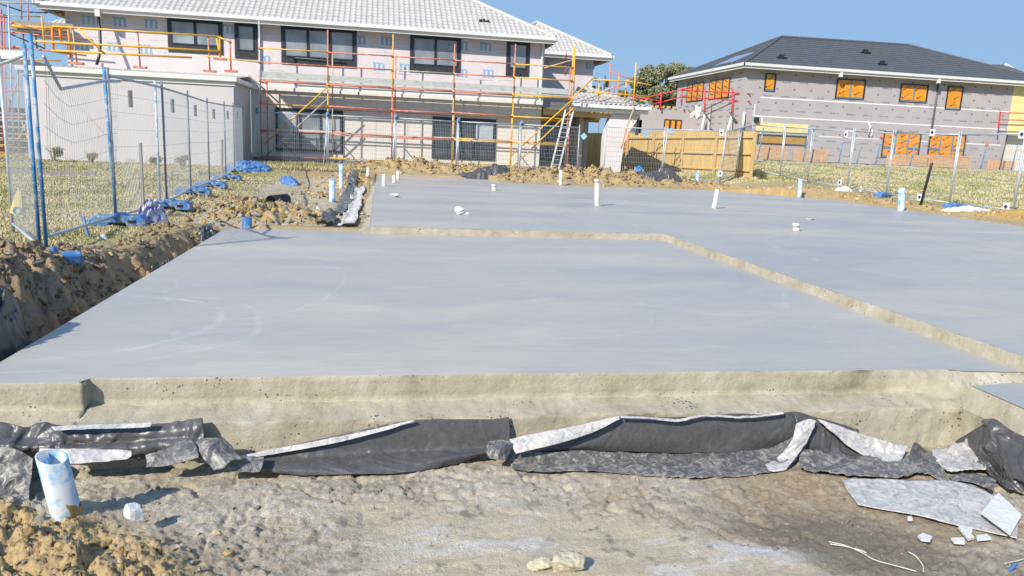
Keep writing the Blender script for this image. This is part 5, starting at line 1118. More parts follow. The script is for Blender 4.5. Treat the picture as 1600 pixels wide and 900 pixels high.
for i in range(7):
    x0 = 16.0+(.1 if i % 2 else -.05); x1 = 16.0+(-.05 if i % 2 else .1); y0, y1 = RY[i], RY[i+1]
    t = panel((x0, y0, gz(x0, y0)-.02), (x1, y1, gz(x1, y1)-.02), 2.03, rlb[i], gr, nv=34, nh=9, wr=.0032, r=.022, lean=(.05 if i % 2 else -.03, 0))
    for (px, py) in tagpx:
        p = at(px, py, X=15.96)
        if y1 <= p.y < y0:
            m_ = MB(); wd = .04 if px in (1362, 1345) else .10
            m_.box(p.x-.008, p.x, p.y-wd, p.y+wd, p.z-.10, p.z+.10); s_ = MB(); star(s_, Vector((p.x-.012, p.y, p.z)), .075 if wd > .05 else .035, (0, 1, 0)); part('tag', m_, M['signw'], t, extra=((s_, M['navy']),))
p = at(1126, 207, Y=27.4)
for nm, q in (('upper', at(1127, 207, Y=27.38)), ('lower', at(1125, 271, Y=27.38))):
    m_ = MB(); m_.box(q.x-.09, q.x+.09, q.y-.008, q.y, q.z-.11, q.z+.11); s_ = MB(); star(s_, q+Vector((0, -.012, 0)), .06, (1, 0, 0)); o = thing('fence_tag', nm+' white tag with dark star symbol on the pointed fence corner', 'tag', tuple(q)); part('plate', m_, M['signw'], o, extra=((s_, M['navy']),))
bl = [(912, 213), (1008, 209), (1048, 205)]
for k, (px, py) in enumerate(bl):
    q = at(px, py, Y=28.6 if k else 28.95); m_ = MB(); m_.v += [tuple(q+Vector((dx, dy, dz))) for dy in (-.03, -.02) for dx, dz in ((-.14, 0), (0, -.14), (.14, 0), (0, .14))]; m_.f += [(0, 1, 2, 3), (7, 6, 5, 4), (0, 4, 5, 1), (1, 5, 6, 2), (2, 6, 7, 3), (3, 7, 4, 0)]
    solo('fence_marker', m_, mat('pale_blue_marker', (.30, .52, .70), .5, .1, 5), 'pale blue diamond marker on the fence '+('by the white pier', 'left of the two above the paling fence', 'right of the two above the paling fence')[k], 'marker')
for (px, py, X, lb, rz) in ((1378, 311, 15.6, 'flattened blue fence foot on the sand at the right fence joint', .5), (1492, 327, 15.9, 'blue fence foot among white sheeting at the right', .2)):
    q = at(px, py, z=.16); o = dup(ft0, (q.x, q.y, gz(q.x, q.y)-.01), rz, lb); o['group'] = 'blue fence feet at the right fence'
# distant row of stakes before the grey house
gd = 'thin steel stakes with weighted bases before the grey house'
for k, (px, top, bot, cap) in enumerate(((1182, 210, 262, 'blue'), (1253, 205, 265, 'blue'), (1309, 215, 260, 'redcap'), (1337, 232, 262, 'darksteel'), (1367, 216, 262, 'redcap'), (1420, 230, 268, 'blue'), (1532, 220, 262, 'redcap'), (1561, 205, 268, 'black'), (1579, 224, 270, 'blue'))):
    yy = 40.2; p = at(px, bot, Y=yy); zb = gz(p.x, yy); hh = (bot-top)/1171*yy*1.05; t = thing('stake', ('blue based thin stake left of the foam window', 'blue based thin stake right of the foam window', 'orange capped stake left in the row before the grey house', 'short dark stake before the grey house wall', 'orange capped stake left of the ground floor orange windows', 'stake under the left orange ground floor window', 'orange capped stake right of the orange windows', 'dark leaning stake near the right porch', 'blue based stake in front of the right porch')[k], 'stake', (p.x, yy, zb), gd)
    part('rod', tube((p.x, yy, zb), (p.x+.18, yy, zb+hh), .035), M['bluesteel' if cap != 'black' else 'black'], t, True)
    m_ = MB(); m_.box(p.x-.3, p.x+.3, yy-.2, yy+.2, zb-.02, zb+.10); part('base', m_, M['galv'], t, bevel=.03)
    if cap == 'redcap': m_ = MB(); m_.tube([(p.x+.17, yy, zb+hh-.05), (p.x+.19, yy, zb+hh+.16)], .09, 8); part('cap', m_, M['redcap'], t, True)

# pine paling fence
def palings(x0, y0, x1, y1, h, label, side=1):
    t = thing('paling_fence', label, 'fence', ((x0+x1)/2, (y0+y1)/2, gz((x0+x1)/2, (y0+y1)/2))); L = math.hypot(x1-x0, y1-y0); d = Vector((x1-x0, y1-y0, 0)).normalized(); nrm = Vector((-d.y, d.x, 0))*side
    m_ = MB(); n = int(L/.095); r = random.Random(3)
    for i in range(n):
        c = Vector((x0, y0, 0))+d*(i+.5)*L/n+nrm*(.012 if i % 2 else 0); zb = gz(c.x, c.y)-.02; m_.bar(c+Vector((0, 0, zb)), c+Vector((0, 0, zb+h+r.uniform(-.01, .01))), .005, .005) if False else None
        q = Matrix.Rotation(math.atan2(d.y, d.x), 3, 'Z'); m_.box(-.052, .052, -.007, .007, zb, zb+h+r.uniform(-.012, .012), rot=q, o=c)
    part('palings', m_, M['paling'], t)
    for zz in (.28, .95, 1.62):
        a = Vector((x0, y0, gz(x0, y0)+zz))+nrm*.05; b = Vector((x1, y1, gz(x1, y1)+zz))+nrm*.05; m_ = MB(); m_.bar(a, b, .08, .075); part('rail', m_, M['timber'], t)
    k = 0
    while k <= L:
        c = Vector((x0, y0, 0))+d*k+nrm*.09; zb = gz(c.x, c.y); m_ = MB(); m_.box(c.x-.05, c.x+.05, c.y-.05, c.y+.05, zb-.05, zb+h-.05); part('post', m_, M['timber'], t); k += 2.4
    return t
palings(14.9, 28.6, 12.5, 38.8, 1.85, 'new pine paling fence running back between the two houses', 1)
palings(12.4, 38.9, 6.0, 39.8, 1.9, 'pine paling fence across the back behind the portico', -1)

# ================================================================== plumbing stubs
def stub(px, yb, yt, z0, r, label, m='pvc', grp=None, cap=False, lean=0.0, cat='pipe', wob=0):
    b = at(px, yb, z=z0); t_ = at(px+lean, yt, Y=b.y); t = thing('pipe_stub', label, cat, (b.x, b.y, z0), grp)
    m_ = MB(); m_.pipe(b-Vector((0, 0, .05)), t_, r); part('tube', m_, M[m], t, True)
    m_ = MB(); n = 20; kk = len(m_.v)
    for rr, zz in ((r*1.9, z0+.002), (r*1.35, z0+.010), (r*.98, z0+.016)):
        for j in range(n): a = 2*math.pi*j/n; q = 1+.2*math.sin(3*a+px); m_.v.append((b.x+rr*q*math.cos(a), b.y+rr*q*math.sin(a), zz))
    for i in range(2):
        for j in range(n): m_.f.append((kk+i*n+j, kk+i*n+(j+1) % n, kk+(i+1)*n+(j+1) % n, kk+(i+1)*n+j))
    if z0 > .09: part('mortar_collar', m_, MATS['slab_edge'], t, True)
    if cap:
        m_ = MB(); m_.tube([t_-Vector((0, 0, .05)), t_+Vector((0, 0, .015))], r*1.16, 20); part('cap', m_, M['pvc'], t, True)
    return t
gp_ = 'white plumbing pipes standing up through the slab'
stub(933, 322, 281, .1, .055, 'tall capped white pipe standing in the middle of the far slab', grp=gp_, cap=True)
stub(1115, 326, 296, .1, .052, 'white pipe leaning right on the far slab, right of the tall capped pipe', grp=gp_, lean=6)
stub(876, 290, 266, .1, .055, 'white pipe at the far slab edge against the clay bank', grp=gp_)
stub(1244, 361, 350, .1, .055, 'short capped white pipe stump at the right of the far slab', grp=gp_, cap=True)
stub(772, 298, 289, .1, .06, 'short white pipe stump left of the tall capped pipe', grp=gp_, cap=True)
stub(600, 291, 272, .1, .055, 'nearest of the three white pipes at the far left slab corner', grp=gp_)
stub(616, 286, 274, .1, .055, 'short middle one of the three white pipes at the far left slab corner', grp=gp_)
stub(622, 281, 267, .1, .05, 'farthest of the three white pipes at the far left slab corner', grp=gp_)
go = 'pipes standing in the soil round the slab'
stub(575, 283, 262, .05, .05, 'white pipe in the clay just left of the far slab corner', grp=go)
stub(533, 297, 256, -.02, .06, 'tall blue topped white pipe in the clay left of the far slab', 'pvc_blue', go)
stub(519, 315, 279, -.04, .07, 'blue and white pipe nearer than the tall blue topped one', 'pvc_blue', go)
stub(386, 358, 339, -.05, .07, 'short blue pipe end just behind the near slab', 'blue', go)
stub(1088, 292, 267, .1, .06, 'blue streaked pipe in the sand by the dark plastic heap', 'pvc_blue', go, lean=3)
stub(1249, 308, 280, .08, .07, 'blue and white pipe in the sandy bank behind the far slab', 'pvc_blue', go, lean=2)
stub(1408, 331, 294, .07, .08, 'blue and white pipe at the right edge of the far slab', 'pvc_blue', go, lean=1)
stub(849, 266, 254, .22, .05, 'small white pipe at the foot of the house wall left of the ladder', grp=go)
stub(960, 270, 258, .25, .07, 'blue pipe end at the foot of the white pier', 'blue', go)
# big foreground pipe
pb = at(110, 815, z=-.42); pt_ = at(81, 714, Y=pb.y-.05)
t = thing('drain_pipe', 'wide white and blue drain pipe sticking out of the clay, near left corner', 'pipe', tuple(pb)); m_ = MB(); m_.pipe(pb-Vector((0, 0, .05)), pt_, .062, .007, 40, cut=.02, blend=.003)
part('tube', m_, M['pvc_blue'], t, True); m_ = MB(); kk = 0
ax_ = (pt_-pb)
for zi in range(5):
    for j in range(40):
        a = 2*math.pi*j/40; hgt = (.12+.025*math.sin(a+3.6)+.008*math.sin(a*5)+.006*math.sin(a*9))*zi/4; q_ = pb+ax_*(hgt/ax_.length-.05); m_.v.append((q_.x+.0642*math.cos(a), q_.y+.0642*math.sin(a), q_.z))
for zi in range(4):
    for j in range(40): m_.f.append((zi*40+j, zi*40+(j+1) % 40, (zi+1)*40+(j+1) % 40, (zi+1)*40+j))
part('clay_smear', m_, mat('ochre_clay_smear', (.42, .27, .11), .9, .2, 9), t, True)
solo_l = None
# lumps
def lump(name, c, size, m, label, cat, seed=0, sq=(1, 1, 1), cuts=8, rough=.05, smooth=False, grp=None):
    r = np.random.default_rng(seed); bm = bmesh.new(); bmesh.ops.create_icosphere(bm, subdivisions=4, radius=1); V = np.array([v.co[:] for v in bm.verts])
    for _ in range(cuts):
        n_ = r.normal(size=3); n_ /= np.linalg.norm(n_); ex = V@n_-r.uniform(.35, .8); V = V-np.clip(ex, 0, None)[:, None]*n_
    V = V*(1+rough*(np.sin(V@(r.normal(size=3)*7))+np.sin(V@(r.normal(size=3)*15))*.6+np.sin(V@(r.normal(size=3)*29))*.35)[:, None])
    V = V*np.array(sq)*size
    for v, q in zip(bm.verts, V): v.co = q
    me = bpy.data.meshes.new(name); bm.to_mesh(me); bm.free(); me.materials.append(m)
    for p in me.polygons: p.use_smooth = smooth
    ob = bpy.data.objects.new(name, me); COL.objects.link(ob); ob.location = (c[0], c[1], c[2]+size*sq[2]*.6); return tag(ob, label, cat, grp)
claymat = mat('pale_clay_lump', (.47, .42, .30), .95, .25, 14, bump=.8, bscale=40)
p = at(212, 812, z=-.36); lump('foam_lump', p, .06, M['white'], 'broken white foam lump on the clay heap', 'foam', 3, (.8, .7, 1.05), 12, .02)
p = at(885, 884, z=-.42); p.z -= .035; lump('clay_lump', p, .105, claymat, 'pale clay lump in the wet slurry at the bottom centre', 'lump', 5, (1.05, .8, .55), 7, .07, True)
p = at(843, 880, z=-.42); p.z -= .025; lump('clay_lump', p, .06, claymat, 'small pale clay lump left of the larger slurry lump', 'lump', 6, (1, .8, .6), 7, .07, True)
p = at(717, 335, z=.1); lump('wrapped_stub', p, .14, M['white'], 'crumpled white taped pipe stub on the far slab', 'pipe', 8, (.75, .6, .62), 5, .09); lump('mortar_lump', p+Vector((.13, .02, -.02)), .08, M['white'], 'flat white mortar blob beside the taped stub', 'mortar', 9, (1.2, .9, .45), 5, .09)
p = at(616, 308, z=.1); lump('taped_stub', p, .11, M['white'], 'small white taped stub near the far left slab corner', 'pipe', 10, (1.1, .8, .5), 5, .08)
p = at(1265, 343, z=.1); lump('mortar_scrap', p, .10, M['pvc'], 'flat pale scrap on the slab behind the pipe stump', 'scrap', 12, (1.6, .8, .12), 4, .05)
p = at(498, 335, z=.0); lump('foam_piece', p, .10, M['white'], 'white foam piece on the clay spoil behind the near slab', 'foam', 13, (.8, .6, 1.1), 8, .05)
p = at(503, 352, z=-.05); lump('drink_can', p, .05, M['bag'], 'small crushed blue and white can in the spoil', 'can', 14, (.8, .8, 1.3), 5, .03)
p = at(1575, 284, z=.2)
# black roll and other litter in the spoil
a = at(423, 314, z=.16); b = at(446, 312, z=.16); m_ = MB(); m_.pipe(b+Vector((0, .1, 0)), a, .105, .012, 24); solo('pipe_roll', m_, M['black'], 'short black open pipe lying on the yellow clay spoil', 'pipe', smooth=True)
def crumple(cx, cy, rx, ry, h, m, label, seed, name='plastic_heap', cat='plastic', rot=0, n=70, z=None, grp=None, zc=0):
    u = np.linspace(-1, 1, n); U, Vv = np.meshgrid(u, u); rr = np.sqrt(U**2+Vv**2); k = np.maximum(np.abs(U), np.abs(Vv))/np.maximum(rr, 1e-6); px = U*k; py = Vv*k; rad = np.sqrt(px**2+py**2)
    edge = 1+.35*(fbm(np.arctan2(py, px)*1.4+5, rad*0+seed, seed, 3)-.5)*2
    nn = np.abs(fbm(U*2.2+seed, Vv*2.2, seed, 3, .5)-.5)*2; n2 = np.abs(fbm(U*5+seed, Vv*5, seed+1, 3)-.5)*2
    hh = h*(np.clip(1-rad**2, 0, 1)**.6)*(.45+.9*(1-nn))*(.85+.3*(1-n2))+.03*h; X = cx+(px*rx*math.cos(rot)-py*ry*math.sin(rot))*edge; Y = cy+(px*rx*math.sin(rot)+py*ry*math.cos(rot))*edge
    zz = (G(X, Y, False) if z is None else z)+hh*ss(1.0, .93, rad)*1.0-.01+zc; idx = np.arange(n*n).reshape(n, n)
    F = np.stack([idx[:-1, :-1], idx[:-1, 1:], idx[1:, 1:], idx[1:, :-1]], -1).reshape(-1, 4); ob = np_mesh(name, np.stack([X-cx, Y-cy, zz-float(zz.min())], -1).reshape(-1, 3), F, m, None, True); ob.location = (cx, cy, float(zz.min())); s = ob.modifiers.new('solid', 'SOLIDIFY'); s.thickness = .004; return tag(ob, label, cat, grp)
q = at(762, 273, z=.35); q = at(762, 275, Y=26.75); crumple(q.x, q.y, .9, .3, .13, MATS['black_plastic'], 'black plastic sheet bunched on the clay bank behind the far slab', 3, rot=.1)
q = at(1030, 275, z=.35); q = at(1030, 277, Y=25.6); crumple(q.x, q.y, .9, .4, .17, MATS['black_plastic'], 'crumpled black plastic heap in front of the pine paling fence', 5)
q = at(996, 272, z=.3); q = at(996, 277, Y=25.9); crumple(q.x, q.y, .35, .25, .2, M['blue'], 'small blue tarpaulin scrap beside the black plastic heap', 6, name='tarpaulin_scrap')
q = at(452, 280, z=.08); crumple(q.x, q.y, .22, .75, .16, M['blue'], 'blue tarpaulin strip lying on the spoil left of the blue topped pipe', 7, name='tarpaulin', rot=.35)
q = at(388, 268, z=.1); crumple(q.x, q.y, .75, .8, .22, M['blue'], 'bunched blue tarpaulin at the far end of the left fence', 8, name='tarpaulin')
q = at(345, 359, z=.02); crumple(q.x-.05, q.y+.05, .26, .35, .18, MATS['black_plastic'], 'black plastic bulging at the far left corner of the near slab', 9)
q = at(284, 396, z=-.1); crumple(-2.43, 9.3, .12, .3, .16, MATS['black_plastic'], 'dark plastic scrap down in the trench beside the near slab', 10)
crumple(-2.42, 4.95, .16, .45, .32, MATS['black_plastic'], 'black plastic at the left edge of the photo in the trench', 11, zc=.05)
q = at(1508, 333, z=.12); crumple(q.x, q.y-.1, .75, .35, .09, M['white'], 'white sheeting crumpled on the sandy bank at the right', 12, name='sheeting'); crumple(q.x+1.25, q.y-1.1, .6, .45, .2, M['white'], 'white sheeting piece at the far right edge of the photo', 14, name='sheeting')
q = at(1487, 340, z=.12); crumple(q.x-.1, q.y-.25, .28, .2, .14, MATS['black_plastic'], 'small dark plastic scrap in front of the white sheeting', 13)
q = at(1318, 302, z=.2); crumple(q.x, q.y, .35, .2, .12, M['white'], 'small white sheet scrap on the sandy bank', 15, name='sheeting')
q = at(237, 349, z=.03); bagm = M['bag']; crumple(q.x, q.y, .22, .16, .24, bagm, 'torn blue and orange printed bag beside the first fence foot', 16, name='torn_bag', cat='bag')
q = at(232, 345, z=.03); m_ = MB(); m_.bar((q.x-.02, q.y-.18, .08), (q.x+.0, q.y-.14, .27), .035, .008); solo('bag_flap', m_, M['bagorange'], 'orange printed flap of the torn bag', 'bag flap')
crumple(at(161, 374, z=.03).x, at(161, 374, z=.03).y, .06, .05, .05, M['white'], 'small crumpled white paper on the grass by the near fence foot', 17, name='paper_scrap', cat='paper')
q = at(113, 415, z=.12); m_ = MB(); m_.box(-.085, .085, -.05, .05, 0, .11, rot=Matrix.Rotation(.4, 3, 'Z') @ Matrix.Rotation(.25, 3, 'X'), o=(q.x, q.y, gz(q.x, q.y)+.02)); solo('plastic_block', m_, M['blue'], 'dusty blue plastic block half buried in the brown spoil heap', 'block', bevel=.02)
m_ = MB(); m_.box(-.03, .03, -.04, .04, 0, .13, rot=Matrix.Rotation(-.2, 3, 'Y'), o=(q.x-.17, q.y+.1, gz(q.x, q.y)+.03)); solo('plastic_block', m_, M['blue'], 'small blue plastic shard left of the half buried block', 'block', bevel=.02)
# stakes
q = at(224, 323, z=.03); a = at(219, 223, Y=q.y); m_ = MB(); m_.bar(q, a, .05, .04); t = thing('timber_stake', 'weathered timber stake standing behind the torn bag', 'stake', tuple(q)); part('stake', m_, M['greytimber'], t); m_ = MB(); m_.box(q.x-.06, q.x+.02, q.y-.04, q.y+.02, q.z, q.z+.22); part('peg', m_, M['greytimber'], t)
q = at(347, 284, z=.03); a = at(347, 218, Y=q.y); m_ = MB(); m_.bar(q, a, .055, .05); solo('black_stake', m_, M['greytimber'], 'short dark stake among the far left fence posts', 'stake')
q = at(1438, 322, z=.18); a = at(1456, 256, Y=q.y+.05); m_ = MB(); m_.tube([q, q.lerp(a, .93), q.lerp(a, .97)+Vector((-.02, 0, .02)), a+Vector((.02, 0, 0))], .035, 10); solo('black_stake', m_, M['black'], 'leaning black steel stake in front of the right fence', 'stake', smooth=True)
q = at(139, 372, z=.03); m_ = MB(); m_.bar(q, at(130, 338, Y=q.y), .05, .02); solo('fence_bracket', m_, M['signb'], 'small blue grey bracket upright on the grass left of the first foot', 'bracket')
a = at(-60, 268, z=.08); b = at(150, 273, z=.08); m_ = MB(); m_.bar(a, b, .12, .16); solo('timber_beam', m_, M['greytimber'], 'long weathered timber beam lying on the grass behind the left fence', 'beam')
pts = [at(188, 247, z=.16), at(215, 254, z=.1), at(250, 260, z=.06), at(290, 264, z=.05), at(315, 262, z=.08), at(322, 257, z=.12)]; m_ = MB(); m_.tube(pts, .02, 6); solo('conduit', m_, M['tape'], 'thin white conduit curving over the grass by the wing wall', 'conduit', smooth=True)
m_ = MB(); a0 = at(190, 248, Y=12.6); b0 = at(212, 248, Y=12.9)
for i in range(10):
    s_ = i/9; u = a0.lerp(b0, s_); m_.tube([u, Vector((u.x+.06, u.y, .02))], .006, 4, False)
solo('netting', m_, M['tan'], 'pale hanging cords of netting behind the second left fence panel', 'netting')

# ================================================================== plastic membrane at the footing
def cr(P, n):
    P = [Vector(p) for p in P]; P = [P[0]*2-P[1]]+P+[P[-1]*2-P[-2]]; out = []; m = len(P)-3
    for i in range(n):
        t = i/(n-1)*m; k = min(int(t), m-1); f = t-k; a, b, c, d = P[k:k+4]
        out.append(.5*((2*b)+(c-a)*f+(2*a-5*b+4*c-d)*f*f+(3*b-a-3*c+d)*f**3))
    return out
def sheet(rows, m, label, seed, n=150, mm=34, wr=.010, name='plastic_sheet', cat='plastic', folds=.012, flat=False, off=None):
    R = []
    def yg(px, py):
        return at(px, py, z=-.432).y
    if flat: rows = [[(q[0], q[1], yg(q[0], q[1])) for q in r_] for r_ in rows]
    else:
        new = []; off = (.03 if m is PP or mm < 25 else 0.0) if off is None else off
        for r_ in rows:
            rr_ = []
            for q in r_:
                if len(q) == 4 and q[2] == 'X': rr_.append((q[0], q[1], at(q[0], q[1], X=q[3]).y)); continue
                g_ = yg(q[0], q[1]); y_ = 4.115+(q[2]-4.115)*.55 if len(q) == 3 else g_
                y_ = min(y_-off, g_-.01)
                if r_ is rows[-1] and m is not PP and off == 0: y_ = min(g_, 4.10)
                rr_.append((q[0], q[1], min(y_, 4.118)))
            new.append(rr_)
        rows = new
    for r_ in rows:
        pts = []
        for q in r_:
            pts.append(at(q[0], q[1], Y=q[2]) if len(q) == 3 else at(q[0], q[1], z=q[3]))
        R.append(cr(pts, n))
    V = np.zeros((mm, n, 3))
    for i in range(n):
        c = cr([r_[i] for r_ in R], mm)
        for j in range(mm): V[j, i] = c[j]
    du = np.gradient(V, axis=1); dv = np.gradient(V, axis=0); N_ = np.cross(du, dv); N_ /= np.maximum(np.linalg.norm(N_, axis=2, keepdims=True), 1e-9)
    N_ *= np.where((N_[:, :, 1:2]*-.7+N_[:, :, 2:3]*.7) < 0, -1, 1)
    L = np.cumsum(np.linalg.norm(du, axis=2), axis=1); T = np.cumsum(np.linalg.norm(dv, axis=0 if False else 2), axis=0)
    sk = L+T*(.6+.5*math.sin(seed)); w1 = (1-np.abs(fbm(sk*5+seed, T*2.2, seed, 3)-.5)*4)*.7+.8*np.clip(1-np.abs(fbm(sk*9+seed, T*4-sk*3, seed+9, 3)-.5)*9, 0, 1); w2 = fbm(L*16, T*16, seed+3, 5, .6)-.5
    V = V+N_*(wr*w2+folds*np.clip(w1, -1, 1))[..., None]; V[-1] += (0, 0, 0)
    lo = G(V[..., 0], V[..., 1], not flat)+(.022 if flat else .004); pit = V[..., 1] < 4.10; V[..., 2] = np.where(pit, np.maximum(V[..., 2], lo), V[..., 2]); V[..., 1] = np.where(V[..., 2] < -.2, np.minimum(V[..., 1], 4.118), V[..., 1]); V[..., 0] = np.where((V[..., 2] < -.12) & (V[..., 1] < 4.15), np.minimum(V[..., 0], 3.755), V[..., 0])
    idx = np.arange(mm*n).reshape(mm, n); F = np.stack([idx[:-1, :-1], idx[:-1, 1:], idx[1:, 1:], idx[1:, :-1]], -1).reshape(-1, 4)
    c = V.reshape(-1, 3).mean(0); c[2] = V[..., 2].min(); ob = np_mesh(name, (V-c).reshape(-1, 3), F, m, None, True); ob.location = tuple(float(k) for k in c); s = ob.modifiers.new('solid', 'SOLIDIFY'); s.thickness = .0025; s.offset = 1; return tag(ob, label, cat)
BP, DP, PP = MATS['black_plastic'], MATS['dusty_plastic'], MATS['pale_plastic']
Z = lambda x, y, z: (x, y, None, z)
sheet([[(-60, 664, 4.11), (0, 661, 4.12), (40, 668, 4.11), (62, 661, 4.12), (110, 669, 4.12), (180, 667, 4.12), (250, 663, 4.12), (318, 656, 4.12)],
       [(-60, 676, 4.06), (0, 674, 4.05), (40, 684, 4.06), (70, 680, 4.05), (120, 682, 4.04), (190, 679, 4.05), (255, 674, 4.05), (319, 668, 4.06)],
       [(-60, 690, 4.0), (0, 690, 3.98), (40, 694, 4.0), (75, 692, 4.0), (130, 693, 4.03), (200, 690, 4.03), (260, 686, 4.03), (320, 683, 4.03)],
       [(-60, 700, 3.97), (0, 700, 3.95), (45, 700, 3.96), (85, 702, 3.97), (140, 706, 3.96), (205, 703, 3.98), (265, 700, 3.98), (325, 700, 3.98)],
       [(-60, 712, 3.9), (0, 710, 3.9), (50, 710, 3.9), (90, 714, 3.9), (145, 717, 3.9), (210, 714, 3.92), (270, 711, 3.92), (335, 712, 3.92)]], BP, 'black plastic membrane draped on the left part of the footing', 3, folds=.022)
sheet([[(-60, 700, 3.9), (-10, 697, 3.88), (25, 702, 3.86), (52, 716, 3.84)], [(-60, 735, 3.8), (-10, 733, 3.78), (22, 735, 3.76), (50, 745, 3.74)], [(-60, 770, 3.7), (-10, 768, 3.66), (20, 770, 3.64), (48, 775, 3.64)], [(-60, 800, 3.6), (-10, 800, 3.56), (18, 797, 3.56), (44, 792, 3.58)]], DP, 'crumpled blue grey plastic sheet spilling down left of the big drain pipe', 9, 90, 60, .012, folds=.022, off=0.0)
sheet([[(80, 667, 4.06), (130, 664, 4.08), (200, 662, 4.08), (240, 661, 4.08)], [(85, 673, 4.0), (130, 671, 4.0), (200, 669, 4.02), (235, 667, 4.03)]], PP, 'pale folded edge on top of the left black membrane', 4, 60, 8, .003, folds=.004)
sheet([[(62, 700, 3.93), (110, 701, 3.93), (170, 703, 3.93), (205, 704, 3.94)], [(60, 712, 3.87), (110, 712, 3.86), (170, 716, 3.86), (206, 711, 3.88)], [(70, 722, 3.8), (115, 725, 3.8), (160, 722, 3.8), (200, 718, 3.83)]], PP, 'pale grey turned back strip of membrane above the big drain pipe', 6, 60, 16, folds=.006)
sheet([[(228, 712, 3.9), (255, 703, 3.92), (283, 690, 3.95), (300, 688, 3.95)], [(230, 722, 3.84), (258, 716, 3.84), (290, 705, 3.86), (308, 700, 3.88)], [(228, 731, 3.80), (260, 728, 3.78), (290, 722, 3.78), (312, 716, 3.8)]], DP, 'dusty triangular membrane flap between the left and middle sheets', 7, 50, 18)
sheet([[(305, 690, 3.98), (325, 685, 3.99), (350, 688, 3.98), (362, 700, 3.97)], [(312, 705, 3.88), (330, 700, 3.86), (352, 706, 3.86), (370, 712, 3.88)], [(335, 735, 3.74), (350, 732, 3.72), (362, 722, 3.76), (378, 720, 3.8)]], DP, 'blue grey crumpled membrane corner between the left and middle sheets', 8, 50, 24, .016, folds=.02)
sheet([[(374, 712, 4.05), (420, 704, 4.08), (470, 693, 4.11), (560, 673, 4.12), (640, 657, 4.12), (720, 655, 4.12), (770, 655, 4.12), (795, 651, 4.12)],
       [(376, 716, 4.0), (422, 711, 4.03), (472, 704, 4.05), (560, 689, 4.08), (640, 676, 4.09), (720, 674, 4.09), (772, 674, 4.09), (796, 670, 4.09)],
       [(380, 722, 3.94), (426, 719, 3.97), (476, 716, 4.0), (560, 708, 4.04), (640, 702, 4.06), (720, 698, 4.06), (775, 694, 4.06), (797, 690, 4.06)],
       [(388, 729, 3.88), (430, 727, 3.90), (480, 724, 3.92), (560, 719, 3.95), (640, 712, 3.99), (715, 706, 4.02), (776, 700, 4.03), (798, 697, 4.03)],
       [(420, 735, 3.84), (445, 735, 3.84), (490, 734, 3.84), (562, 731, 3.85), (640, 726, 3.88), (705, 716, 3.93), (777, 704, 4.0), (799, 700, 4.0)],
       [(452, 741, 3.80), (475, 743, 3.79), (510, 742, 3.79), (565, 741, 3.79), (640, 738, 3.80), (700, 727, 3.86), (760, 712, 3.93), (799, 704, 3.97)]], BP, 'long black membrane curving down over the middle of the footing', 11, 220, 44, .003, folds=.006)
sheet([[(370, 713, 4.03), (430, 701, 4.08), (520, 684, 4.10), (600, 667, 4.11), (645, 656, 4.12)], [(374, 717, 3.96), (430, 709, 4.01), (520, 693, 4.04), (600, 673, 4.07), (648, 658, 4.09)]], PP, 'pale rolled upper edge of the middle membrane', 12, 90, 8, .003, folds=.003)
sheet([[(372, 726, 3.92), (385, 716, 3.94), (405, 714, 3.93), (412, 716, 3.92)], [(368, 733, 3.84), (385, 730, 3.84), (400, 728, 3.84), (412, 726, 3.84)], [(372, 739, 3.78), (385, 739, 3.78), (398, 739, 3.78), (406, 738, 3.78)]], DP, 'small stiff dusty flap at the left end of the middle membrane', 13, 40, 16)
sheet([[(764, 692, 4.0), (778, 688, 4.02), (790, 690, 4.02), (797, 694, 4.0)], [(760, 705, 3.92), (775, 702, 3.90), (788, 703, 3.90), (798, 706, 3.94)], [(764, 716, 3.88), (776, 718, 3.86), (788, 719, 3.86), (794, 716, 3.9)]], DP, 'crumpled dusty knot of membrane between the two long sheets', 14, 40, 24, .02, folds=.02)
sheet([[(840, 702, 4.09), (905, 684, 4.10), (970, 651, 4.12), (1040, 652, 4.12), (1100, 650, 4.12), (1150, 646, 4.12), (1200, 648, 4.12), (1240, 643, 4.12), (1268, 650, 4.1)],
       [(838, 704, 4.07), (905, 690, 4.07), (970, 667, 4.09), (1040, 668, 4.09), (1100, 667, 4.09), (1150, 664, 4.09), (1200, 664, 4.09), (1242, 660, 4.08), (1272, 662, 4.05)],
       [(836, 706, 4.05), (905, 698, 4.05), (970, 688, 4.07), (1040, 690, 4.07), (1100, 690, 4.07), (1150, 688, 4.07), (1200, 686, 4.07), (1240, 680, 4.05), (1268, 676, 4.0)],
       [(832, 708, 4.02), (905, 705, 4.03), (970, 705, 4.05), (1040, 708, 4.05), (1100, 708, 4.05), (1150, 707, 4.05), (1200, 702, 4.05), (1232, 694, 4.02), (1258, 690, 3.97)]], BP, 'smooth black membrane standing against the right half of the footing', 21, 220, 36, .002, folds=.003)
sheet([[(797, 710, 4.02), (850, 706, 4.03), (930, 706, 4.03), (1000, 709, 4.03), (1080, 709, 4.03), (1150, 707, 4.02), (1205, 700, 4.0), (1250, 676, 3.98), (1273, 662, 3.98)],
       [(797, 722, 3.92), (850, 722, 3.92), (930, 723, 3.92), (1000, 726, 3.92), (1080, 728, 3.91), (1150, 726, 3.9), (1210, 719, 3.9), (1240, 704, 3.92), (1262, 690, 3.92)],
       [(800, 734, 3.84), (850, 739, 3.82), (925, 738, 3.82), (1000, 744, 3.80), (1080, 748, 3.78), (1150, 746, 3.78), (1205, 739, 3.79), (1232, 728, 3.82), (1252, 712, 3.86)]], DP, 'dusty lower apron of the right membrane lying on the mud', 22, 220, 30, .007, folds=.012)
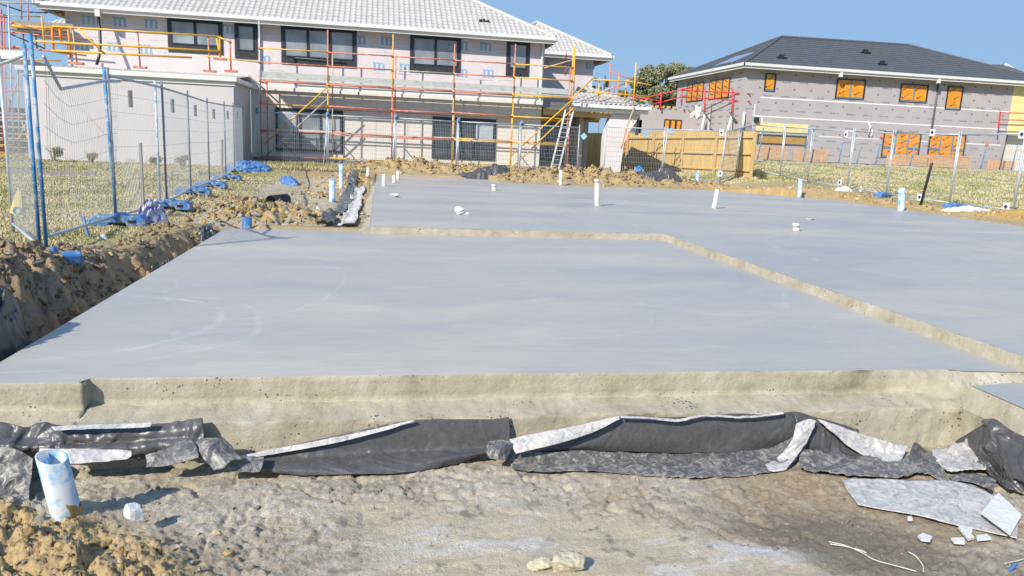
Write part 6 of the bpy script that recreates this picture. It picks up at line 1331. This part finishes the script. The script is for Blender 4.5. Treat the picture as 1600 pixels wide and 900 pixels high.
sheet([[(796, 686, 4.06), (830, 679, 4.07), (880, 669, 4.09), (930, 659, 4.1), (968, 650, 4.11)], [(800, 697, 3.98), (832, 690, 3.99), (880, 679, 4.02), (928, 667, 4.05), (968, 655, 4.08)], [(806, 709, 3.93), (836, 702, 3.95), (880, 691, 3.98), (925, 676, 4.03), (966, 657, 4.06)]], PP, 'broad pale folded flap at the left end of the right membrane', 23, 90, 18, .006, folds=.006)
sheet([[(970, 650, 4.10), (1020, 652, 4.10), (1060, 655, 4.10), (1100, 648, 4.11), (1160, 650, 4.10), (1225, 643, 4.11)], [(970, 653, 4.06), (1020, 655, 4.06), (1060, 659, 4.06), (1100, 651, 4.07), (1160, 653, 4.06), (1225, 647, 4.07)]], PP, 'thin pale torn lip along the top of the smooth black membrane', 24, 120, 6, .004, folds=.004)
sheet([[(1240, 643, 4.10), (1262, 650, 4.09), (1285, 655, 4.09), (1310, 662, 4.09), (1340, 672, 4.09)], [(1244, 665, 4.02), (1266, 668, 4.03), (1290, 675, 4.03), (1315, 685, 4.02), (1345, 690, 4.0)], [(1246, 690, 3.96), (1268, 692, 3.96), (1292, 697, 3.96), (1320, 703, 3.94), (1350, 706, 3.94)], [(1246, 705, 3.92), (1268, 707, 3.91), (1292, 709, 3.91), (1322, 711, 3.90), (1352, 714, 3.9)]], BP, 'black membrane bulge right of the twisted fold', 25, 80, 28, .008, folds=.015)
sheet([[(1276, 655, 4.04), (1300, 662, 4.03), (1340, 676, 4.02), (1380, 688, 4.0), (1418, 698, 3.97)], [(1290, 668, 3.99), (1312, 680, 3.97), (1345, 697, 3.95), (1380, 708, 3.93), (1412, 712, 3.92)], [(1304, 680, 3.96), (1325, 697, 3.93), (1355, 715, 3.9), (1382, 727, 3.87), (1403, 729, 3.86)]], PP, 'wide pale flap hanging diagonally at the right end of the footing', 26, 90, 24, .007, folds=.008)
sheet([[(1248, 702, 3.90), (1300, 708, 3.90), (1350, 714, 3.88), (1400, 722, 3.88), (1440, 706, 3.92), (1462, 712, 3.9)], [(1248, 718, 3.82), (1300, 724, 3.81), (1350, 730, 3.80), (1400, 735, 3.79), (1440, 727, 3.82), (1472, 732, 3.8)], [(1250, 734, 3.76), (1300, 742, 3.73), (1350, 747, 3.71), (1398, 750, 3.70), (1438, 742, 3.73), (1482, 755, 3.68)]], DP, 'dusty grey apron of membrane on the mud below the pale diagonal flap', 27, 120, 28, .010, folds=.018)
sheet([[(1244, 662, 4.0), (1262, 655, 4.0), (1275, 658, 4.0)], [(1236, 690, 3.93), (1252, 684, 3.91), (1266, 680, 3.92)], [(1215, 715, 3.86), (1232, 716, 3.83), (1250, 706, 3.85)], [(1196, 728, 3.82), (1205, 738, 3.78), (1228, 735, 3.78)]], PP, 'twisted pale fold of membrane left of the black bulge', 28, 40, 50, .006, folds=.010)
sheet([[(1424, 690, 3.96), (1440, 700, 3.95), (1452, 708, 3.93)], [(1422, 706, 3.92), (1440, 712, 3.9), (1458, 716, 3.9)], [(1420, 716, 3.88), (1440, 722, 3.86), (1462, 726, 3.86)]], BP, 'small dark upright curl of membrane by the pale diagonal flap', 29, 30, 20, .016, folds=.02)
sheet([[(1316, 750, 3.70), (1370, 748, 3.70), (1430, 752, 3.68), (1490, 752, 3.68), (1540, 770, 3.6), (1590, 800, 3.44)], [(1325, 770, 3.6), (1380, 772, 3.58), (1440, 775, 3.57), (1490, 782, 3.54), (1540, 800, 3.45), (1590, 822, 3.36)], [(1340, 792, 3.50), (1390, 801, 3.46), (1440, 808, 3.43), (1490, 822, 3.37), (1540, 834, 3.31), (1588, 846, 3.25)]], PP, 'large pale grey plastic sheet lying flat on the mud at the lower right', 31, 160, 40, .006, folds=.008, flat=True)
sheet([[(1500, 690, 4.05), (1530, 664, 'X', 3.745), (1552, 654, 'X', 3.75), (1580, 672, 'X', 3.74), (1625, 694, 'X', 3.74)], [(1508, 698, 4.0), (1532, 684, 'X', 3.72), (1554, 676, 'X', 3.70), (1582, 694, 'X', 3.71), (1628, 716, 'X', 3.70)], [(1520, 712, 3.95), (1540, 704, 'X', 3.66), (1560, 700, 'X', 3.67), (1586, 722, 'X', 3.64), (1630, 742, 'X', 3.66)], [(1535, 730, 3.9), (1552, 734, 3.8), (1566, 738, 'X', 3.62), (1590, 750, 'X', 3.60), (1634, 768, 'X', 3.60)], [(1548, 745, 3.85), (1562, 758, 3.66), (1578, 768, 3.58), (1600, 772, 3.52), (1636, 788, 3.44)]], BP, 'black plastic sheet slumped in folds below the porch edge at the right', 33, 110, 70, .012, folds=.022, off=0.0)
sheet([[(1455, 703, 3.95), (1480, 702, 3.96), (1510, 690, 3.98), (1540, 684, 3.97)], [(1460, 722, 3.86), (1485, 722, 3.86), (1515, 712, 3.88), (1543, 705, 3.88)], [(1480, 740, 3.78), (1495, 740, 3.78), (1520, 738, 3.78), (1540, 738, 3.77)]], PP, 'torn whitish plastic piece left of the slumped black sheet', 34, 60, 26, .014, folds=.02)
sheet([[(1482, 744, 3.74), (1510, 742, 3.74), (1540, 745, 3.72), (1556, 752, 3.7)], [(1490, 752, 3.70), (1515, 755, 3.68), (1540, 762, 3.66), (1552, 770, 3.63)]], DP, 'narrow muddy plastic strip between the torn piece and the flat sheet', 35, 50, 12, .01)
def board(pts, z0, th, m, label, name='board', cat='board', tilt=0):
    P_ = [at(px, py, z=z0) for px, py in pts]; m_ = MB(); k = len(P_)
    zs = [max(gz(p.x, p.y), z0-.06)+.02+tilt*i for i, p in enumerate(P_)]
    m_.v += [(p.x, p.y, zz) for p, zz in zip(P_, zs)]+[(p.x, p.y, zz+th) for p, zz in zip(P_, zs)]; m_.f += [tuple(range(k))[::-1], tuple(range(k, 2*k))]+[(i, (i+1) % k, k+(i+1) % k, k+i) for i in range(k)]
    return solo(name, m_, m, label, cat)
board([(1556, 764), (1562, 762), (1598, 797), (1580, 829), (1534, 796)], -.36, .006, M['white'], 'bent white plastic board leaning on the flat sheet at the right', tilt=.004)
gfm = 'small white foam chips on the mud at the lower right'
for k, (pp_, lb) in enumerate((([(1496, 828), (1508, 828), (1521, 846), (1512, 850)], 'long white foam chip at the lower right'), ([(1485, 848), (1505, 847), (1506, 856), (1490, 855)], 'white foam chip below the long one'), ([(1524, 843), (1540, 841), (1548, 848), (1526, 850)], 'white foam chip right of the long one'), ([(1433, 845), (1442, 840), (1456, 846), (1452, 853), (1438, 852)], 'white foam chip alone left of the group'), ([(1417, 813), (1423, 811), (1425, 817), (1418, 817)], 'tiny white foam chip below the flat sheet'), ([(1510, 829), (1519, 829), (1518, 835), (1512, 834)], 'tiny white foam chip beside the long one'))):
    board(pp_, -.43, .012, M['white'], lb, 'foam_chip', 'foam chip')['group'] = gfm
def string(pts, label, r=.0024):
    P_ = [at(px, py, z=-.43) for px, py in pts]; P_ = cr([Vector((p.x, p.y, gz(p.x, p.y)+.022)) for p in P_], 40); m_ = MB(); m_.tube(P_, r, 6); return solo('twine', m_, M['string'], label, 'twine', smooth=True)
string([(1294, 853), (1320, 860), (1345, 872), (1365, 885), (1400, 895), (1430, 904)], 'frayed pale twine snaking out of the bottom edge'); string([(1296, 857), (1318, 861), (1342, 868), (1352, 873)], 'short loose strand beside the frayed twine', .0025); string([(1418, 872), (1430, 880), (1440, 895), (1441, 905)], 'short curved pale twine end near the bottom right', .003); string([(1568, 890), (1590, 884), (1610, 878)], 'pale twine at the lower right corner')
p = at(1574, 893, z=-.42); m_ = MB(); m_.tube([p, p+Vector((.02, -.02, .05))], .008, 8); solo('blue_peg', m_, M['blue'], 'tiny blue peg tied to the corner twine', 'peg')
# membrane strip beside the far slab
def strip(x0, x1, y0, y1, m, label, seed, zz=.0):
    n = 120; k = 14; u = np.linspace(0, 1, k); v = np.linspace(y0, y1, n); U, Vv = np.meshgrid(u, v); X = x0+(x1-x0)*U+.10*(fbm(Vv*1.3, U*0+seed, seed, 3)-.5); Y = Vv; Z_ = np.maximum(G(X, Y, False), -.35)+.03+.22*np.abs(fbm(X*5, Y*5, seed, 3)-.5)+zz
    idx = np.arange(n*k).reshape(n, k); F = np.stack([idx[:-1, :-1], idx[:-1, 1:], idx[1:, 1:], idx[1:, :-1]], -1).reshape(-1, 4); c = (float(X.mean()), float(Y.mean()), float(Z_.min())); ob = np_mesh('plastic_strip', np.stack([X-c[0], Y-c[1], Z_-c[2]], -1).reshape(-1, 3), F, m, None, True); ob.location = c; s = ob.modifiers.new('solid', 'SOLIDIFY'); s.thickness = .003; return tag(ob, label, 'plastic')
strip(-.85, -.62, 14.0, 23.5, DP, 'crinkled dusty black plastic strip left of the far slab', 41); strip(-.95, -.72, 11.6, 13.2, BP, 'black plastic curl where the far slab meets the near one', 42, .03); strip(-.62, -.36, 11.5, 20.5, PP, 'whitish cement smeared plastic against the left side of the far slab', 43)

# ================================================================== trees and weeds
def foliage(name, centers, n, leaf, parent, colA, colB, seed):
    r = np.random.default_rng(seed); cs = np.array(centers); pr = cs[:, 3]**2; pr /= pr.sum(); k = r.choice(len(cs), n, p=pr); d = r.normal(size=(n, 3)); d /= np.linalg.norm(d, axis=1, keepdims=True); rad = cs[k, 3:4]*r.uniform(.35, 1.08, (n, 1))**.5
    C = cs[k, :3]+d*rad*np.array([1, 1, .75]); a = r.normal(size=(n, 3)); a /= np.linalg.norm(a, axis=1, keepdims=True); b = np.cross(a, r.normal(size=(n, 3))); b /= np.linalg.norm(b, axis=1, keepdims=True); L = leaf*r.uniform(.6, 1.5, (n, 1))
    V = np.stack([C-a*L, C+b*L*.35, C+a*L, C-b*L*.35], 1); f = r.uniform(0, 1, (n, 1)); tone = (.7+.6*vnoise(k*1.7, k*.3, 5))[:, None]; col = (np.array(colA)*(1-f)+np.array(colB)*f)*tone
    o = ORI[parent]; ob = np_mesh(name, V.reshape(-1, 3)-np.array(o), np.arange(n*4).reshape(n, 4), MATS['grass_blades'], np.repeat(col[:, None], 4, 1).reshape(-1, 3)); ob.parent = parent; ORI[ob] = o; return ob
def tree(px, py_top, py_mid, halfw_px, Y, label, n, seed, cA=(.16, .18, .09), cB=(.34, .34, .21), nl=40):
    r = random.Random(seed); c = at(px, py_mid, Y=Y); top = at(px, py_top, Y=Y).z; hw = halfw_px*Y/1150; zb = gz(c.x, min(Y, 43)); t = thing('gum_tree', label, 'tree', (c.x, Y, zb)); lumps = []
    for i in range(nl):
        a = r.uniform(0, 6.28); rr = hw*math.sqrt(r.random())*.85; z = c.z+(top-c.z)*r.uniform(-1.3, .8)*(1-.5*(rr/hw)**2); lumps.append((c.x+rr*math.cos(a), Y+rr*math.sin(a)*.8, z, hw*r.uniform(.10, .24)))
    m_ = MB(); m_.tube([(c.x, Y, zb-.2), (c.x+.1, Y, (zb+c.z)/2), (c.x, Y, c.z)], hw*.07, 8, r2=hw*.035); part('trunk', m_, M['bark'], t, True)
    m_ = MB()
    for l in lumps[::2]: m_ = MB(); m_.tube([(c.x, Y, (zb+c.z)*.5+.3*(l[2]-c.z)), ((c.x+l[0])/2, (Y+l[1])/2, (c.z*.6+l[2]*.4)), l[:3]], hw*.022, 6, r2=hw*.008); part('branch', m_, M['bark'], t, True)
    foliage('crown', lumps, n, .022*hw+.05, t, cA, cB, seed); return t
tree(1040, 98, 130, 57, 75, 'large olive green gum tree behind the gap between the houses', 30000, 4, nl=64)
tree(985, 125, 160, 26, 70, 'lower gum tree behind the portico guard rail', 9000, 7, (.11, .13, .06), (.24, .25, .14), 26)
tree(1095, 112, 150, 26, 80, 'gum tree partly hidden by the dark tiled roof', 8000, 9, nl=16)
tree(938, 115, 134, 13, 55, 'small dark leafed tree at the corner of the pink white house', 5000, 11, (.04, .06, .03), (.11, .13, .07), 10)
for k, (px, py, Y, hh, lb) in enumerate(((85, 252, 26.8, .5, 'dry grey weed clump at the foot of the wing wall'), (142, 251, 26.6, .38, 'pale yellow weed at the wing wall right of the grey clump'), (245, 258, 26.5, .35, 'low green weed tuft below the middle of the wing wall'), (285, 262, 26.4, .38, 'green weed near the right end of the wing wall'), (1187, 278, 27.6, .5, 'dark green weed clump at the end of the pine paling fence'))):
    p = at(px, py, Y=Y); zb = gz(p.x, Y); t = thing('weed', lb, 'weed', (p.x, Y, zb)); m_ = MB(); r = random.Random(k)
    for i in range(26):
        a = r.uniform(0, 6.28); L = hh*r.uniform(.5, 1.1); m_.tube([(p.x+.05*math.cos(a), Y+.05*math.sin(a), zb-.02), (p.x+.25*L*math.cos(a), Y+.25*L*math.sin(a), zb+L*.6), (p.x+.6*L*math.cos(a)*r.uniform(.4, 1), Y+.5*L*math.sin(a), zb+L)], .008, 3, False, r2=.003)
    part('stems', m_, mat('weed_stem', (.25, .22, .10), .8, .2, 5), t); foliage('leaves', [(p.x+r.uniform(-.15, .15), Y+r.uniform(-.1, .1), zb+hh*r.uniform(.3, .8), hh*.3) for _ in range(6)], 500, .03, t, ((.22, .20, .13), (.30, .28, .12), (.13, .17, .05), (.18, .21, .08), (.07, .10, .04))[k], ((.3, .27, .2), (.42, .4, .2), (.2, .24, .08), (.3, .3, .13), (.12, .16, .06))[k], k+50)
for ob in bpy.data.objects:                      # nothing without a parent keeps a prototype name
    pass
